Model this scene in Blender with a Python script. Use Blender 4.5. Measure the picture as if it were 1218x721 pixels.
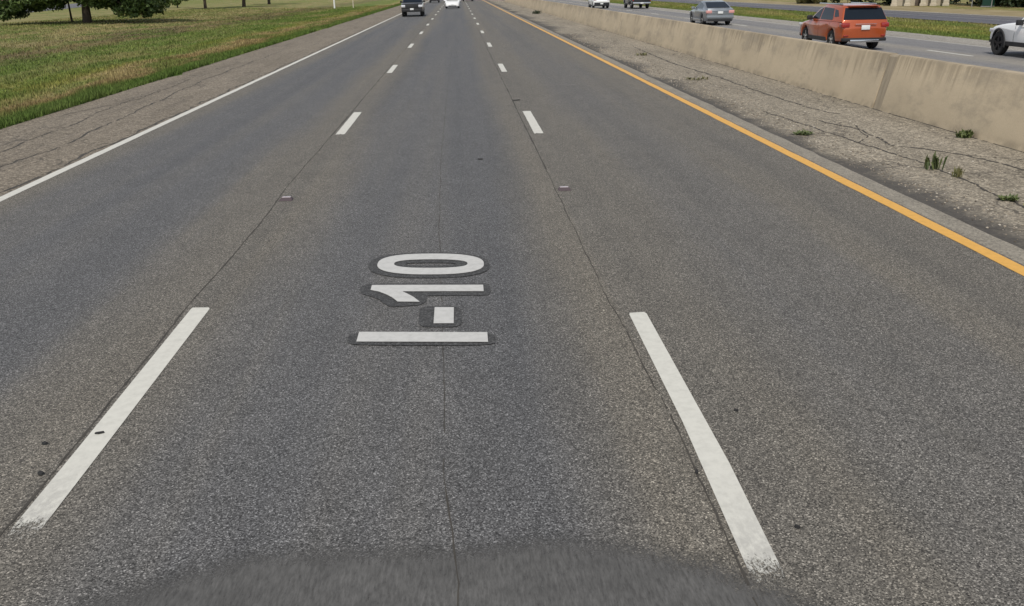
import bpy, bmesh, math, random
import numpy as np
from mathutils import Vector, Matrix
random.seed(7); rng = np.random.default_rng(11)
R = math.radians

# ------------------------------------------------------------ scene, camera
for o in list(bpy.data.objects): bpy.data.objects.remove(o)
S = bpy.context.scene
COL = S.collection
cam = bpy.data.cameras.new('camera'); co = bpy.data.objects.new('camera', cam); COL.objects.link(co)
cam.sensor_width = 36.0; cam.lens = 30.198; cam.clip_start = 0.05; cam.clip_end = 8000
r2 = Vector((0.9980668, -0.0594892, -0.0179889)); u2 = Vector((0.0374234, 0.3441713, 0.9381608)); fw = Vector((0.0496193, 0.9370204, -0.3457322))
m4 = Matrix.Identity(4)
for i in range(3):
    m4[i][0] = r2[i]; m4[i][1] = u2[i]; m4[i][2] = -fw[i]
m4[2][3] = 2.5142
co.matrix_world = m4
S.camera = co

# ------------------------------------------------------------ light
SUN_EL, SUN_AZ = 57.0, 198.0            # azimuth clockwise from +Y (road direction away from the camera)
w = bpy.data.worlds.new('World'); S.world = w; w.use_nodes = True
nt = w.node_tree; bg = nt.nodes['Background']
sky = nt.nodes.new('ShaderNodeTexSky'); sky.sky_type = 'NISHITA'; sky.sun_disc = False
sky.sun_elevation = R(SUN_EL); sky.sun_rotation = R(SUN_AZ); sky.air_density = 1.0; sky.dust_density = 1.0; sky.altitude = 150
hs = nt.nodes.new('ShaderNodeHueSaturation'); hs.inputs['Saturation'].default_value = 0.48   # hazy, whitish sky
nt.links.new(sky.outputs[0], hs.inputs['Color']); nt.links.new(hs.outputs[0], bg.inputs[0]); bg.inputs[1].default_value = 0.13
sl = bpy.data.lights.new('sun', 'SUN'); sl.energy = 3.0; sl.angle = R(1.5); sl.color = (1.0, 0.94, 0.84)
so = bpy.data.objects.new('sun', sl); COL.objects.link(so)
sd = Vector((math.cos(R(SUN_EL))*math.sin(R(SUN_AZ)), math.cos(R(SUN_EL))*math.cos(R(SUN_AZ)), math.sin(R(SUN_EL))))
so.rotation_euler = sd.to_track_quat('Z', 'Y').to_euler()
S.view_settings.view_transform = 'Standard'; S.view_settings.look = 'None'
S.view_settings.exposure = 0.0; S.view_settings.gamma = 1.0; S.view_settings.use_curve_mapping = False
S.render.engine = 'CYCLES'

# ------------------------------------------------------------ node helpers
class N:
    def __init__(s, name):
        s.m = bpy.data.materials.new(name); s.m.use_nodes = True
        s.t = s.m.node_tree; s.b = s.t.nodes['Principled BSDF']; s.out = s.t.nodes['Material Output']
        s._pos = None
    def node(s, ty, **kw):
        n = s.t.nodes.new(ty)
        for k, v in kw.items(): setattr(n, k, v)
        return n
    def lk(s, a, b): s.t.links.new(a, b)
    def put(s, inp, v):
        if isinstance(v, (int, float, tuple, list)):
            if isinstance(v, (tuple, list)) and len(v) == 3 and len(getattr(inp, 'default_value', (0,))) == 4: v = (*v, 1)
            inp.default_value = v
        else: s.lk(v, inp)
    def pos(s):
        if s._pos is None: s._pos = s.node('ShaderNodeNewGeometry').outputs['Position']
        return s._pos
    def xyz(s):
        n = s.node('ShaderNodeSeparateXYZ'); s.lk(s.pos(), n.inputs[0]); return n.outputs
    def scaled(s, sx, sy, sz):
        n = s.node('ShaderNodeVectorMath', operation='MULTIPLY'); s.lk(s.pos(), n.inputs[0]); n.inputs[1].default_value = (sx, sy, sz)
        return n.outputs[0]
    def math(s, op, a, b=0.0, c=0.0, clamp=False):
        n = s.node('ShaderNodeMath', operation=op, use_clamp=clamp)
        s.put(n.inputs[0], a); s.put(n.inputs[1], b)
        if len(n.inputs) > 2: s.put(n.inputs[2], c)
        return n.outputs[0]
    def noise(s, vec, scale, detail=3, rough=0.55):
        n = s.node('ShaderNodeTexNoise'); s.lk(vec, n.inputs['Vector']); n.inputs['Scale'].default_value = scale
        n.inputs['Detail'].default_value = detail; n.inputs['Roughness'].default_value = rough
        return n.outputs['Fac']
    def vor(s, vec, scale, out='Color', feature='F1'):
        n = s.node('ShaderNodeTexVoronoi', feature=feature); s.lk(vec, n.inputs['Vector']); n.inputs['Scale'].default_value = scale
        return n.outputs[out]
    def ramp(s, fac, stops, interp='LINEAR'):
        n = s.node('ShaderNodeValToRGB'); e = n.color_ramp.elements; n.color_ramp.interpolation = interp
        while len(e) < len(stops): e.new(0.5)
        for el, (p, c) in zip(e, stops):
            el.position = p; el.color = (c, c, c, 1) if isinstance(c, (int, float)) else (*c, 1)
        s.lk(fac, n.inputs[0]); return n.outputs[0]
    def mix(s, f, a, b, bt='MIX'):
        n = s.node('ShaderNodeMix', data_type='RGBA', blend_type=bt)
        s.put(n.inputs[0], f); s.put(n.inputs[6], a); s.put(n.inputs[7], b); return n.outputs[2]
    def maprange(s, v, a, b, c=0.0, d=1.0, smooth=True):
        n = s.node('ShaderNodeMapRange', interpolation_type='SMOOTHSTEP' if smooth else 'LINEAR'); s.put(n.inputs[0], v)
        for i, q in enumerate((a, b, c, d)): n.inputs[i+1].default_value = q
        return n.outputs[0]
    def bump(s, h, strength, dist):
        n = s.node('ShaderNodeBump'); n.inputs['Strength'].default_value = strength; n.inputs['Distance'].default_value = dist
        s.lk(h, n.inputs['Height']); s.lk(n.outputs[0], s.b.inputs['Normal'])
    def base(s, c, rough=0.8, spec=0.4):
        s.put(s.b.inputs['Base Color'], c); s.put(s.b.inputs['Roughness'], rough); s.b.inputs['Specular IOR Level'].default_value = spec
        return s.m

def simple(name, c, rough=0.5, metal=0.0, var=0.12, coat=0.0, spec=0.5):
    k = N(name); n = k.noise(k.pos(), 3.0, 4)
    a = tuple(x*(1-var) for x in c); b = tuple(min(1, x*(1+var)) for x in c)
    k.base(k.ramp(n, [(0.3, a), (0.7, b)]), rough, spec); k.b.inputs['Metallic'].default_value = metal
    k.b.inputs['Coat Weight'].default_value = coat; k.b.inputs['Coat Roughness'].default_value = 0.06
    return k.m

# ------------------------------------------------------------ surface materials
def asphalt(name, dark, warm, lanes, contrast=1.0, grain=150.0):
    """lanes: x centres of the lanes; darker polished wheel tracks, warmer dusty bands along the lane lines"""
    k = N(name); x, y, z = k.xyz()
    wob = k.noise(k.scaled(0.6, 0.12, 1), 1.0, 4)
    f = None
    for c, hw, *wt in lanes:
        d = k.math('ABSOLUTE', k.math('SUBTRACT', k.math('ADD', x, k.math('MULTIPLY', k.math('SUBTRACT', wob, 0.5), 0.9)), c))
        g = k.maprange(d, hw*0.50, hw*0.93, wt[0] if wt else 1.0, 0.0)
        f = g if f is None else k.math('MAXIMUM', f, g)
    big = k.noise(k.scaled(1, 0.25, 1), 0.45, 5)
    f = k.math('ADD', f, k.math('MULTIPLY', k.math('SUBTRACT', big, 0.5), 0.8), clamp=True)
    base = k.mix(f, warm, dark)
    band = k.noise(k.scaled(1.5, 0.025, 0), 1.0, 4, 0.55)      # lengthwise wear and oil-drip bands
    base = k.mix(1.0, base, k.ramp(band, [(0.3, (0.83, 0.84, 0.86)), (0.5, (1, 1, 1)), (0.7, (1.13, 1.10, 1.04))]), 'MULTIPLY')
    # mottling
    mot = k.noise(k.scaled(1, 0.6, 1), 2.2, 6, 0.6)
    base = k.mix(1.0, base, k.ramp(mot, [(0.3, 0.92), (0.7, 1.07)]), 'MULTIPLY')
    # aggregate: random stone brightness, two sizes
    v1 = k.node('ShaderNodeSeparateColor'); k.lk(k.vor(k.pos(), grain), v1.inputs[0])
    v2 = k.node('ShaderNodeSeparateColor'); k.lk(k.vor(k.pos(), grain*0.62), v2.inputs[0])
    lo = 1-0.55*contrast
    st = k.ramp(v1.outputs[0], [(0.0, lo*.8), (0.4, 0.86), (0.75, 1.0+0.20*contrast), (0.9, 1.0+0.65*contrast), (1.0, 1.0+1.7*contrast)])
    st2 = k.ramp(v2.outputs[1], [(0.0, 1-0.22*contrast), (0.6, 1.0), (1.0, 1+0.22*contrast)])
    base = k.mix(1.0, base, st, 'MULTIPLY'); base = k.mix(1.0, base, st2, 'MULTIPLY')
    # tar spots and drips
    sp = k.math('MULTIPLY', k.maprange(k.vor(k.scaled(1, 0.55, 1), 0.55, 'Distance'), 0.02, 0.045, 1.0, 0.0), k.maprange(k.noise(k.pos(), 9.0, 3), 0.45, 0.6))
    base = k.mix(k.math('MULTIPLY', sp, 0.55), base, (0.03, 0.028, 0.026))
    k.base(base, 0.78, 0.35)
    k.bump(k.math('ADD', v1.outputs[0], k.math('MULTIPLY', v2.outputs[1], 0.7)), 0.35*contrast, 0.004)
    return k.m

M = {}
M['road'] = asphalt('dark aged asphalt', (0.099, 0.098, 0.098), (0.128, 0.1175, 0.100), [(-4.35, 1.75), (-0.57, 1.72), (2.95, 1.1, 0.45)], 1.25)
M['opp'] = asphalt('light worn asphalt', (0.185, 0.180, 0.178), (0.24, 0.225, 0.20), [(15.5, 1.83), (18.9, 1.6)], 0.6)
M['front'] = asphalt('blue grey asphalt', (0.10, 0.10, 0.115), (0.13, 0.128, 0.135), [(33.0, 2.5)], 0.6)
k = N('streaked stitching blur'); n = k.noise(k.scaled(1, 0.2, 1), 60, 4, 0.7); nb = k.noise(k.pos(), 3.0, 4)  # colour of the added stitching blur sheet
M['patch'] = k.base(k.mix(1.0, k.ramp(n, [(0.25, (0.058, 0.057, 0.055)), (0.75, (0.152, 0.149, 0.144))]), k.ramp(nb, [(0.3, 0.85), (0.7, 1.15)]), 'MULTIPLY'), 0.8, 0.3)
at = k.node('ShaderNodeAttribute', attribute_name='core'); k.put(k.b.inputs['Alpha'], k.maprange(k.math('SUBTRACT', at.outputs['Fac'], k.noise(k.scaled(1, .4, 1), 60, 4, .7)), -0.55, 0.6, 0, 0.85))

def shoulder(name, c1, c2, stain, xs=None):
    k = N(name); x, y, z = k.xyz()
    big = k.noise(k.scaled(1, 0.18, 1), 0.9, 6, 0.65)
    base = k.ramp(big, [(0.3, c1), (0.7, c2)])
    st = k.noise(k.scaled(3.0, 0.16, 1), 1.0, 5, 0.6)           # long wheel-wise streaks
    base = k.mix(k.maprange(st, 0.52, 0.75, 0, 0.55), base, stain)
    v = k.node('ShaderNodeSeparateColor'); k.lk(k.vor(k.pos(), 48), v.inputs[0])
    v2 = k.node('ShaderNodeSeparateColor'); k.lk(k.vor(k.pos(), 21), v2.inputs[0])
    base = k.mix(1.0, base, k.ramp(v.outputs[0], [(0, 0.55), (0.5, 0.95), (0.85, 1.2), (1, 1.7)]), 'MULTIPLY')
    base = k.mix(1.0, base, k.ramp(v2.outputs[0], [(0, 0.7), (0.5, 1.0), (1, 1.25)]), 'MULTIPLY')
    if xs:                                   # black tar and rubber grime washed along the foot of the pavement lip
        w1 = k.noise(k.scaled(0, 0.16, 0), 1.0, 3); w2 = k.noise(k.scaled(0.6, 1.6, 0), 1.6, 5, 0.65)
        wid = k.math('MULTIPLY', k.maprange(w1, 0.36, 0.62, 0.14, 0.62), k.maprange(y, 18, 50, 1.0, 1.8))
        far = k.maprange(y, 4, 9, 0.25, 1.0)
        dd = k.math('DIVIDE', k.math('SUBTRACT', x, 5.45), k.math('MULTIPLY', wid, far))
        dd = k.math('ADD', dd, k.math('MULTIPLY', k.math('SUBTRACT', w2, 0.5), 1.9))
        tf = k.math('MULTIPLY', k.maprange(dd, 0.15, 1.6, 1.0, 0.0), 0.90)
        base = k.mix(tf, base, (0.062, 0.058, 0.054))
    # crazed cracking
    warp = k.node('ShaderNodeVectorMath', operation='ADD'); k.lk(k.scaled(1, 0.45, 1), warp.inputs[0])
    nz = k.node('ShaderNodeTexNoise'); k.lk(k.pos(), nz.inputs['Vector']); nz.inputs['Scale'].default_value = 1.3; nz.inputs['Detail'].default_value = 5
    k.lk(nz.outputs['Color'], warp.inputs[1])
    cr = k.maprange(k.vor(warp.outputs[0], 0.75, 'Distance', 'DISTANCE_TO_EDGE'), 0.004, 0.02, 1.0, 0.0)
    cr = k.math('MULTIPLY', cr, k.maprange(k.noise(k.pos(), 0.5, 2), 0.42, 0.6))
    base = k.mix(k.math('MULTIPLY', cr, 0.6), base, (0.05, 0.045, 0.04))
    k.base(base, 0.9, 0.25)
    k.bump(k.math('ADD', v.outputs[0], v2.outputs[0]), 0.5, 0.01)
    return k.m
M['shl'] = shoulder('weathered shoulder asphalt', (0.166, 0.141, 0.109), (0.226, 0.194, 0.152), (0.115, 0.101, 0.085))
M['shr'] = shoulder('gravelly shoulder asphalt', (0.205, 0.180, 0.140), (0.305, 0.268, 0.210), (0.15, 0.130, 0.100), True)
M['sho'] = shoulder('pale far shoulder', (0.27, 0.25, 0.22), (0.33, 0.31, 0.27), (0.22, 0.20, 0.18))

def paint(name, c, wear=0.5):
    k = N(name)
    n = k.noise(k.pos(), 14, 6, 0.7); n2 = k.noise(k.pos(), 90, 2)
    base = k.mix(1.0, c, k.ramp(n, [(0.25, 0.80), (0.55, 1.0), (0.8, 1.06)]), 'MULTIPLY')
    hole = k.maprange(k.math('ADD', n2, k.math('MULTIPLY', n, 0.5)), 0.98-0.12*wear, 1.08-0.1*wear, 0, 0.75)
    base = k.mix(hole, base, (0.2, 0.19, 0.17))
    k.base(base, 0.6, 0.4); k.bump(n2, 0.25, 0.003); return k.m
M['white_paint'] = paint('white road paint', (0.57, 0.555, 0.50))
M['overlay_white'] = paint('white overlay label', (0.50, 0.495, 0.475), 0.1)
M['yellow_paint'] = paint('yellow road paint', (0.66, 0.36, 0.075))
k = N('worn near dash paint'); x, y, z = k.xyz()
n = k.noise(k.pos(), 14, 6, 0.7); n2 = k.noise(k.scaled(1, 0.45, 1), 120, 4, 0.7)
yy0 = k.math('ADD', k.math('MULTIPLY', k.math('LESS_THAN', x, 0), 0.63), 3.06)
wear = k.maprange(k.math('SUBTRACT', y, yy0), 0.0, 0.36, 0.66, 0.20)
al = k.maprange(k.math('SUBTRACT', k.math('ADD', n2, k.math('MULTIPLY', k.math('SUBTRACT', n, 0.5), 0.35)), wear), -0.10, 0.10, 0, 1)
k.put(k.b.inputs['Alpha'], al)
grime = k.math('MULTIPLY', k.maprange(k.math('SUBTRACT', y, yy0), 0.1, 1.0, 0.55, 0.0), k.maprange(k.noise(k.scaled(1, .5, 1), 22, 5, .7), 0.35, 0.6))
M['near_paint'] = k.base(k.mix(1.0, k.mix(grime, (0.57, 0.56, 0.505), (0.33, 0.32, 0.30)), k.ramp(n, [(0.25, 0.84), (0.55, 1.0), (0.8, 1.05)]), 'MULTIPLY'), 0.6, 0.4); k.bump(n2, 0.25, 0.003)
M['worn_paint'] = paint('worn white road paint', (0.46, 0.45, 0.42), 2.2)
k = N('dark overlay outline and shadow'); sp = k.node('ShaderNodeSeparateColor'); k.lk(k.vor(k.pos(), 95), sp.inputs[0])
M['overlay_dark'] = k.base(k.ramp(sp.outputs[0], [(0, (0.028,)*3), (0.7, (0.062, 0.061, 0.060)), (1, (0.11,)*3)]), 0.75, 0.3)
M['crack'] = simple('dark crack', (0.050, 0.045, 0.038), 0.95, var=0.3)
M['tar'] = None
k = N('black tar stain'); n = k.noise(k.scaled(1, 0.35, 1), 3.0, 6, 0.65)
M['tar'] = k.base(k.ramp(n, [(0.35, (0.045, 0.043, 0.042)), (0.65, (0.12, 0.11, 0.098))]), 0.85, 0.3)
k = N('pale pavement edge'); n = k.noise(k.scaled(2, 0.5, 1), 3.0, 6, 0.65)
sp = k.node('ShaderNodeSeparateColor'); k.lk(k.vor(k.pos(), 60), sp.inputs[0])
M['edge'] = k.base(k.mix(1.0, k.ramp(n, [(0.3, (0.185, 0.168, 0.138)), (0.7, (0.262, 0.238, 0.195))]), k.ramp(sp.outputs[0], [(0, 0.7), (1, 1.3)]), 'MULTIPLY'), 0.85, 0.3)

# barrier concrete: tan, runs of dirt down from the coping
k = N('tan stained concrete'); x, y, z = k.xyz()
n1 = k.noise(k.scaled(1, 0.5, 1), 1.1, 6, 0.6)
base = k.ramp(n1, [(0.3, (0.41, 0.338, 0.238)), (0.7, (0.51, 0.42, 0.295))])
run = k.noise(k.scaled(1, 7.0, 0.35), 1.0, 5, 0.65)
patchy = k.noise(k.scaled(1, 0.45, 0.5), 1.0, 3)
topm = k.maprange(z, 0.25, 1.07, 0.0, 1.0, False)
sta = k.math('MULTIPLY', k.maprange(k.math('ADD', run, k.math('MULTIPLY', k.math('SUBTRACT', topm, 0.5), 0.36)), 0.47, 0.74), k.maprange(patchy, 0.3, 0.62))
base = k.mix(k.math('MULTIPLY', sta, 0.65), base, (0.17, 0.138, 0.095))
foot = k.math('MULTIPLY', k.maprange(z, 0.0, 0.14, 1, 0), k.maprange(k.noise(k.scaled(1, 3, 3), 1.0, 4), 0.4, 0.7))
base = k.mix(k.math('MULTIPLY', foot, 0.5), base, (0.18, 0.15, 0.11))
blot = k.noise(k.scaled(1, 0.8, 1.6), 1.0, 6, 0.7); base = k.mix(k.maprange(blot, 0.48, 0.68, 0, 0.5), base, (0.25, 0.215, 0.165))
fine = k.noise(k.pos(), 60, 3); base = k.mix(1.0, base, k.ramp(fine, [(0.3, 0.92), (0.7, 1.07)]), 'MULTIPLY')
k.base(base, 0.88, 0.25); k.bump(k.noise(k.pos(), 25, 5, 0.7), 0.3, 0.01); M['barrier'] = k.m
k = N('damp grey joint concrete'); n = k.noise(k.scaled(1, 6, 1), 2.0, 5)
M['joint'] = k.base(k.ramp(n, [(0.3, (0.26, 0.22, 0.16)), (0.7, (0.39, 0.325, 0.24))]), 0.9, 0.2)

# grass colour from where it grows: bands of lush, dry and mown grass along the road
def grass(name, blades):
    k = N(name); x, y, z = k.xyz()
    wob = k.noise(k.scaled(0.35, 0.06, 0), 1.0, 5, 0.6)
    wx = k.math('ADD', x, k.math('MULTIPLY', k.math('SUBTRACT', wob, 0.5), 7.0))
    u = k.maprange(wx, -70, 50, 0, 1, False)
    P = lambda v: (v+70)/120
    GL=(0.082,0.140,0.030); G=(0.118,0.165,0.040); OL=(0.185,0.195,0.065); DRY=(0.30,0.245,0.115); RUST=(0.235,0.165,0.078); TAN=(0.255,0.225,0.105); BR=(0.15,0.125,0.068); YG=(0.20,0.205,0.05)
    base = k.ramp(u, [(P(-70), OL), (P(-48), TAN), (P(-38), OL), (P(-31), TAN), (P(-26.5), TAN), (P(-23), BR), (P(-20.5), BR), (P(-18.5), G), (P(-14.2), G), (P(-12.9), YG), (P(-11.9), DRY), (P(-10.9), RUST), (P(-10.0), YG),
                      (P(-9.5), G), (P(23), G), (P(25.5), YG), (P(29), OL), (P(33), DRY), (P(41), TAN), (P(46), DRY)])
    tone = k.noise(k.scaled(1, 0.3, 0), 0.28, 6, 0.65)
    base = k.mix(k.maprange(tone, 0.42, 0.62, 0, 0.55), base, DRY)
    tone2 = k.noise(k.scaled(1, 0.35, 0), 0.5, 5, 0.65)
    base = k.mix(k.maprange(tone2, 0.46, 0.60, 0, 0.75), base, G)
    lush = k.math('MULTIPLY', k.maprange(k.math('ADD', x, k.math('MULTIPLY', k.math('SUBTRACT', k.noise(k.scaled(0.0, 0.5, 0), 1.0, 4), 0.5), 1.7)), -10.45, -9.95), k.maprange(x, 0, 2, 1, 0))
    base = k.mix(k.math('MULTIPLY', lush, 0.75), base, GL)
    if blades:
        g = k.node('ShaderNodeNewGeometry'); r = g.outputs['Random Per Island']
        base = k.mix(1.0, base, k.ramp(r, [(0, 0.62), (0.6, 1.05), (1.0, 1.55)]), 'MULTIPLY')
    else:
        f = k.noise(k.pos(), 5.0, 6, 0.7); f2 = k.noise(k.pos(), 0.9, 4, 0.6)
        base = k.mix(1.0, base, k.ramp(f, [(0.3, 0.62), (0.7, 1.25)]), 'MULTIPLY')
        base = k.mix(1.0, base, k.ramp(f2, [(0.3, 0.82), (0.7, 1.15)]), 'MULTIPLY')
        k.bump(f, 0.8, 0.12)
    k.base(base, 0.9, 0.1); return k.m
M['grass'] = grass('rough roadside turf', False); M['blade'] = grass('grass blades', True)
k = N('dry bare dirt'); n = k.noise(k.scaled(1, 0.3, 1), 0.7, 6)
M['dirt'] = k.base(k.ramp(n, [(0.3, (0.21, 0.165, 0.09)), (0.7, (0.33, 0.28, 0.17))]), 0.95, 0.1)

def leaf(name, stops):
    k = N(name); g = k.node('ShaderNodeNewGeometry'); n = k.noise(k.pos(), 0.8, 3)
    c = k.ramp(g.outputs['Random Per Island'], stops)
    c = k.mix(1.0, c, k.ramp(n, [(0.3, 0.7), (0.7, 1.3)]), 'MULTIPLY')
    k.base(c, 0.6, 0.35)
    k.b.inputs['Transmission Weight'].default_value = 0.0
    return k.m
M['oak_leaf'] = leaf('dark oak leaves', [(0, (0.030, 0.055, 0.012)), (0.6, (0.066, 0.108, 0.022)), (1, (0.12, 0.165, 0.05))])
M['light_leaf'] = leaf('mid green leaves', [(0, (0.05, 0.09, 0.02)), (0.6, (0.09, 0.14, 0.03)), (1, (0.15, 0.19, 0.06))])
M['hedge_leaf'] = leaf('deep green leaves', [(0, (0.012, 0.022, 0.010)), (0.7, (0.03, 0.048, 0.018)), (1, (0.06, 0.08, 0.03))])
M['weed_leaf'] = leaf('weed leaves', [(0, (0.045, 0.065, 0.018)), (1, (0.12, 0.145, 0.05))])
M['dry_leaf'] = leaf('dry weed leaves', [(0, (0.10, 0.11, 0.04)), (1, (0.22, 0.20, 0.09))])
k = N('grey brown bark'); n = k.noise(k.scaled(6, 6, 1.2), 1.0, 6, 0.7)
M['bark'] = k.base(k.ramp(n, [(0.3, (0.045, 0.036, 0.028)), (0.7, (0.13, 0.105, 0.08))]), 0.95, 0.1); 

# vehicle materials
M['p_white'] = simple('white car paint', (0.86, 0.86, 0.845), 0.35, var=0.02, coat=0.5)
M['p_orange'] = simple('orange car paint', (0.42, 0.080, 0.018), 0.30, 0.25, 0.04, 0.9)
M['p_silver'] = simple('silver blue car paint', (0.23, 0.25, 0.265), 0.32, 0.45, 0.04, 0.8)
M['p_black'] = simple('black car paint', (0.016, 0.016, 0.018), 0.28, var=0.05, coat=0.8)
M['p_dark'] = simple('dark green grey car paint', (0.02, 0.026, 0.026), 0.3, var=0.05, coat=0.8)
M['plastic'] = simple('black trim plastic', (0.018, 0.018, 0.019), 0.6)
M['rubber'] = simple('tyre rubber', (0.018, 0.018, 0.018), 0.85)
M['alloy'] = simple('alloy rim', (0.42, 0.43, 0.44), 0.35, 0.8)
M['darkalloy'] = simple('black alloy rim', (0.03, 0.03, 0.032), 0.4, 0.5)
M['glass'] = simple('tinted window glass', (0.010, 0.015, 0.022), 0.08, var=0.1, spec=0.22)
M['chrome'] = simple('chrome', (0.62, 0.63, 0.64), 0.18, 1.0, 0.05)
M['red_lens'] = simple('red tail lamp lens', (0.30, 0.018, 0.014), 0.2, coat=0.6)
M['pink_lens'] = simple('pale pink tail lamp lens', (0.62, 0.30, 0.27), 0.2, coat=0.6)
M['clear_lens'] = simple('clear lamp lens', (0.70, 0.70, 0.72), 0.12, 0.2, 0.05, 0.6)
M['plate'] = simple('white licence plate', (0.72, 0.73, 0.72), 0.5, var=0.03)
M['seam'] = simple('dark panel gap', (0.01, 0.01, 0.01), 0.9)
M['cream'] = simple('cream stucco', (0.50, 0.44, 0.34), 0.9, var=0.1)
M['roofing'] = simple('brown roof shingles', (0.12, 0.095, 0.075), 0.9, var=0.25)
M['green_metal'] = simple('green painted metal', (0.008, 0.045, 0.03), 0.5)
M['white_metal'] = simple('white painted metal', (0.72, 0.72, 0.69), 0.5, var=0.05)
M['galv'] = simple('grey galvanised steel', (0.32, 0.32, 0.31), 0.5, 0.6)
M['stone'] = None
k = N('mixed pebbles'); g = k.node('ShaderNodeNewGeometry')
M['stone'] = k.base(k.ramp(g.outputs['Random Per Island'], [(0, (0.07, 0.06, 0.05)), (0.4, (0.25, 0.21, 0.16)), (0.8, (0.36, 0.31, 0.24)), (1, (0.5, 0.46, 0.4))]), 0.9, 0.2)
M['reflector'] = simple('dull reflector', (0.47, 0.40, 0.40), 0.25, 0.1, 0.05, 0.5)
M['marker'] = simple('grubby marker body', (0.075, 0.055, 0.06), 0.7)

# ------------------------------------------------------------ object helpers
def link(name, bm, mat, parent=None, smooth=None, loc=None):
    me = bpy.data.meshes.new(name); bmesh.ops.recalc_face_normals(bm, faces=bm.faces[:]); bm.to_mesh(me); bm.free()
    me.materials.append(mat)
    if smooth is not None:
        me.polygons.foreach_set('use_smooth', [True]*len(me.polygons)); me.set_sharp_from_angle(angle=R(smooth))
    o = bpy.data.objects.new(name, me); COL.objects.link(o)
    if parent is not None: o.parent = parent
    if loc is not None: o.location = loc
    return o
def tag(o, label, cat, group=None, kind=None):
    if label: o['label'] = label
    if cat: o['category'] = cat
    if group: o['group'] = group
    if kind: o['kind'] = kind
    return o
def empty(name, loc, label, cat, rz=0, group=None):
    o = bpy.data.objects.new(name, None); COL.objects.link(o); o.location = loc; o.rotation_euler = (0, 0, rz); o.empty_display_size = 0.3
    return tag(o, label, cat, group)
def box(bm, x0, x1, y0, y1, z0, z1, bev=0.0):
    vs = [bm.verts.new((x, y, z)) for z in (z0, z1) for y in (y0, y1) for x in (x0, x1)]
    fs = [bm.faces.new([vs[i] for i in q]) for q in ((0,2,3,1), (4,5,7,6), (0,1,5,4), (2,6,7,3), (0,4,6,2), (1,3,7,5))]
    if bev:
        es = {e for f in fs for e in f.edges}
        bmesh.ops.bevel(bm, geom=list(es), offset=bev, segments=2, affect='EDGES', profile=0.5)
def poly(bm, pts, z=None):
    f = bm.faces.new([bm.verts.new((p[0], p[1], p[2] if z is None else z)) for p in pts]); return f
def strip(bm, left, right, z):
    """sheet between two polylines of (x,y)"""
    a = [bm.verts.new((*p, z)) for p in left]; b = [bm.verts.new((*p, z)) for p in right]
    for i in range(len(a)-1): bm.faces.new((a[i], b[i], b[i+1], a[i+1]))
def cyl(bm, p0, p1, r0, r1, seg=12, cap=True):
    p0 = Vector(p0); p1 = Vector(p1); d = (p1-p0).normalized()
    a = d.orthogonal().normalized(); b = d.cross(a)
    r = [[bm.verts.new(p+a*math.cos(t)*q+b*math.sin(t)*q) for t in [2*math.pi*i/seg for i in range(seg)]] for p, q in ((p0, r0), (p1, r1))]
    for i in range(seg): bm.faces.new((r[0][i], r[0][(i+1) % seg], r[1][(i+1) % seg], r[1][i]))
    if cap: bm.faces.new(r[0][::-1]); bm.faces.new(r[1])
def tube(bm, pts, rad, seg=8):
    pts = [Vector(p) for p in pts]; rings = []
    ref = Vector((0.3, 1, 0.1)).normalized()
    for i, p in enumerate(pts):
        d = (pts[min(i+1, len(pts)-1)]-pts[max(i-1, 0)]).normalized(); a = d.cross(ref).normalized(); b = d.cross(a)
        rings.append([bm.verts.new(p+(a*math.cos(2*math.pi*j/seg)+b*math.sin(2*math.pi*j/seg))*rad[i]) for j in range(seg)])
    for A, B in zip(rings, rings[1:]):
        for j in range(seg): bm.faces.new((A[j], A[(j+1) % seg], B[(j+1) % seg], B[j]))
    bm.faces.new(rings[0][::-1]); bm.faces.new(rings[-1])
def from_np(name, V, F, mat, parent=None):
    me = bpy.data.meshes.new(name); n = F.shape[1]
    me.vertices.add(len(V)); me.vertices.foreach_set('co', V.astype(np.float32).ravel())
    me.loops.add(F.size); me.loops.foreach_set('vertex_index', F.astype(np.int32).ravel())
    me.polygons.add(len(F)); me.polygons.foreach_set('loop_start', np.arange(0, F.size, n, dtype=np.int32))
    me.update(calc_edges=True); me.validate()
    me.materials.append(mat); o = bpy.data.objects.new(name, me); COL.objects.link(o)
    if parent is not None: o.parent = parent
    return o
def smoothstep(a, b, x): t = max(0, min(1, (x-a)/(b-a))); return t*t*(3-2*t)

# ------------------------------------------------------------ setting: terrain and pavements
Y0, Y1 = -60.0, 900.0
prof = [(-3000, 0), (-400, -0.02), (-60, -0.02), (-34, -0.04), (-27, -0.16), (-22, -0.2), (-17, -0.13), (-12, -0.05), (-9.25, -0.015), (-9.0, -0.10), (-8, -0.12), (22.0, -0.12), (22.4, -0.02), (26, -0.08), (30, -0.02), (30.8, -0.12), (36.4, -0.12), (37.2, -0.02), (60, 0.0), (400, 0), (3000, 0)]
def ground_z(x):
    for (a, za), (b, zb) in zip(prof, prof[1:]):
        if a <= x <= b: return za+(zb-za)*(x-a)/(b-a)
    return 0
bm = bmesh.new(); ys = [-3000, -60, 0, 20, 40, 60, 90, 130, 200, 400, 900, 3000]
gv = [[bm.verts.new((x, y, z)) for x, z in prof] for y in ys]
for j in range(len(ys)-1):
    for i in range(len(prof)-1): bm.faces.new((gv[j][i], gv[j][i+1], gv[j+1][i+1], gv[j+1][i]))
tag(link('ground', bm, M['grass']), 'grass verge and open ground on both sides of the highway', 'ground', kind='structure')

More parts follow.
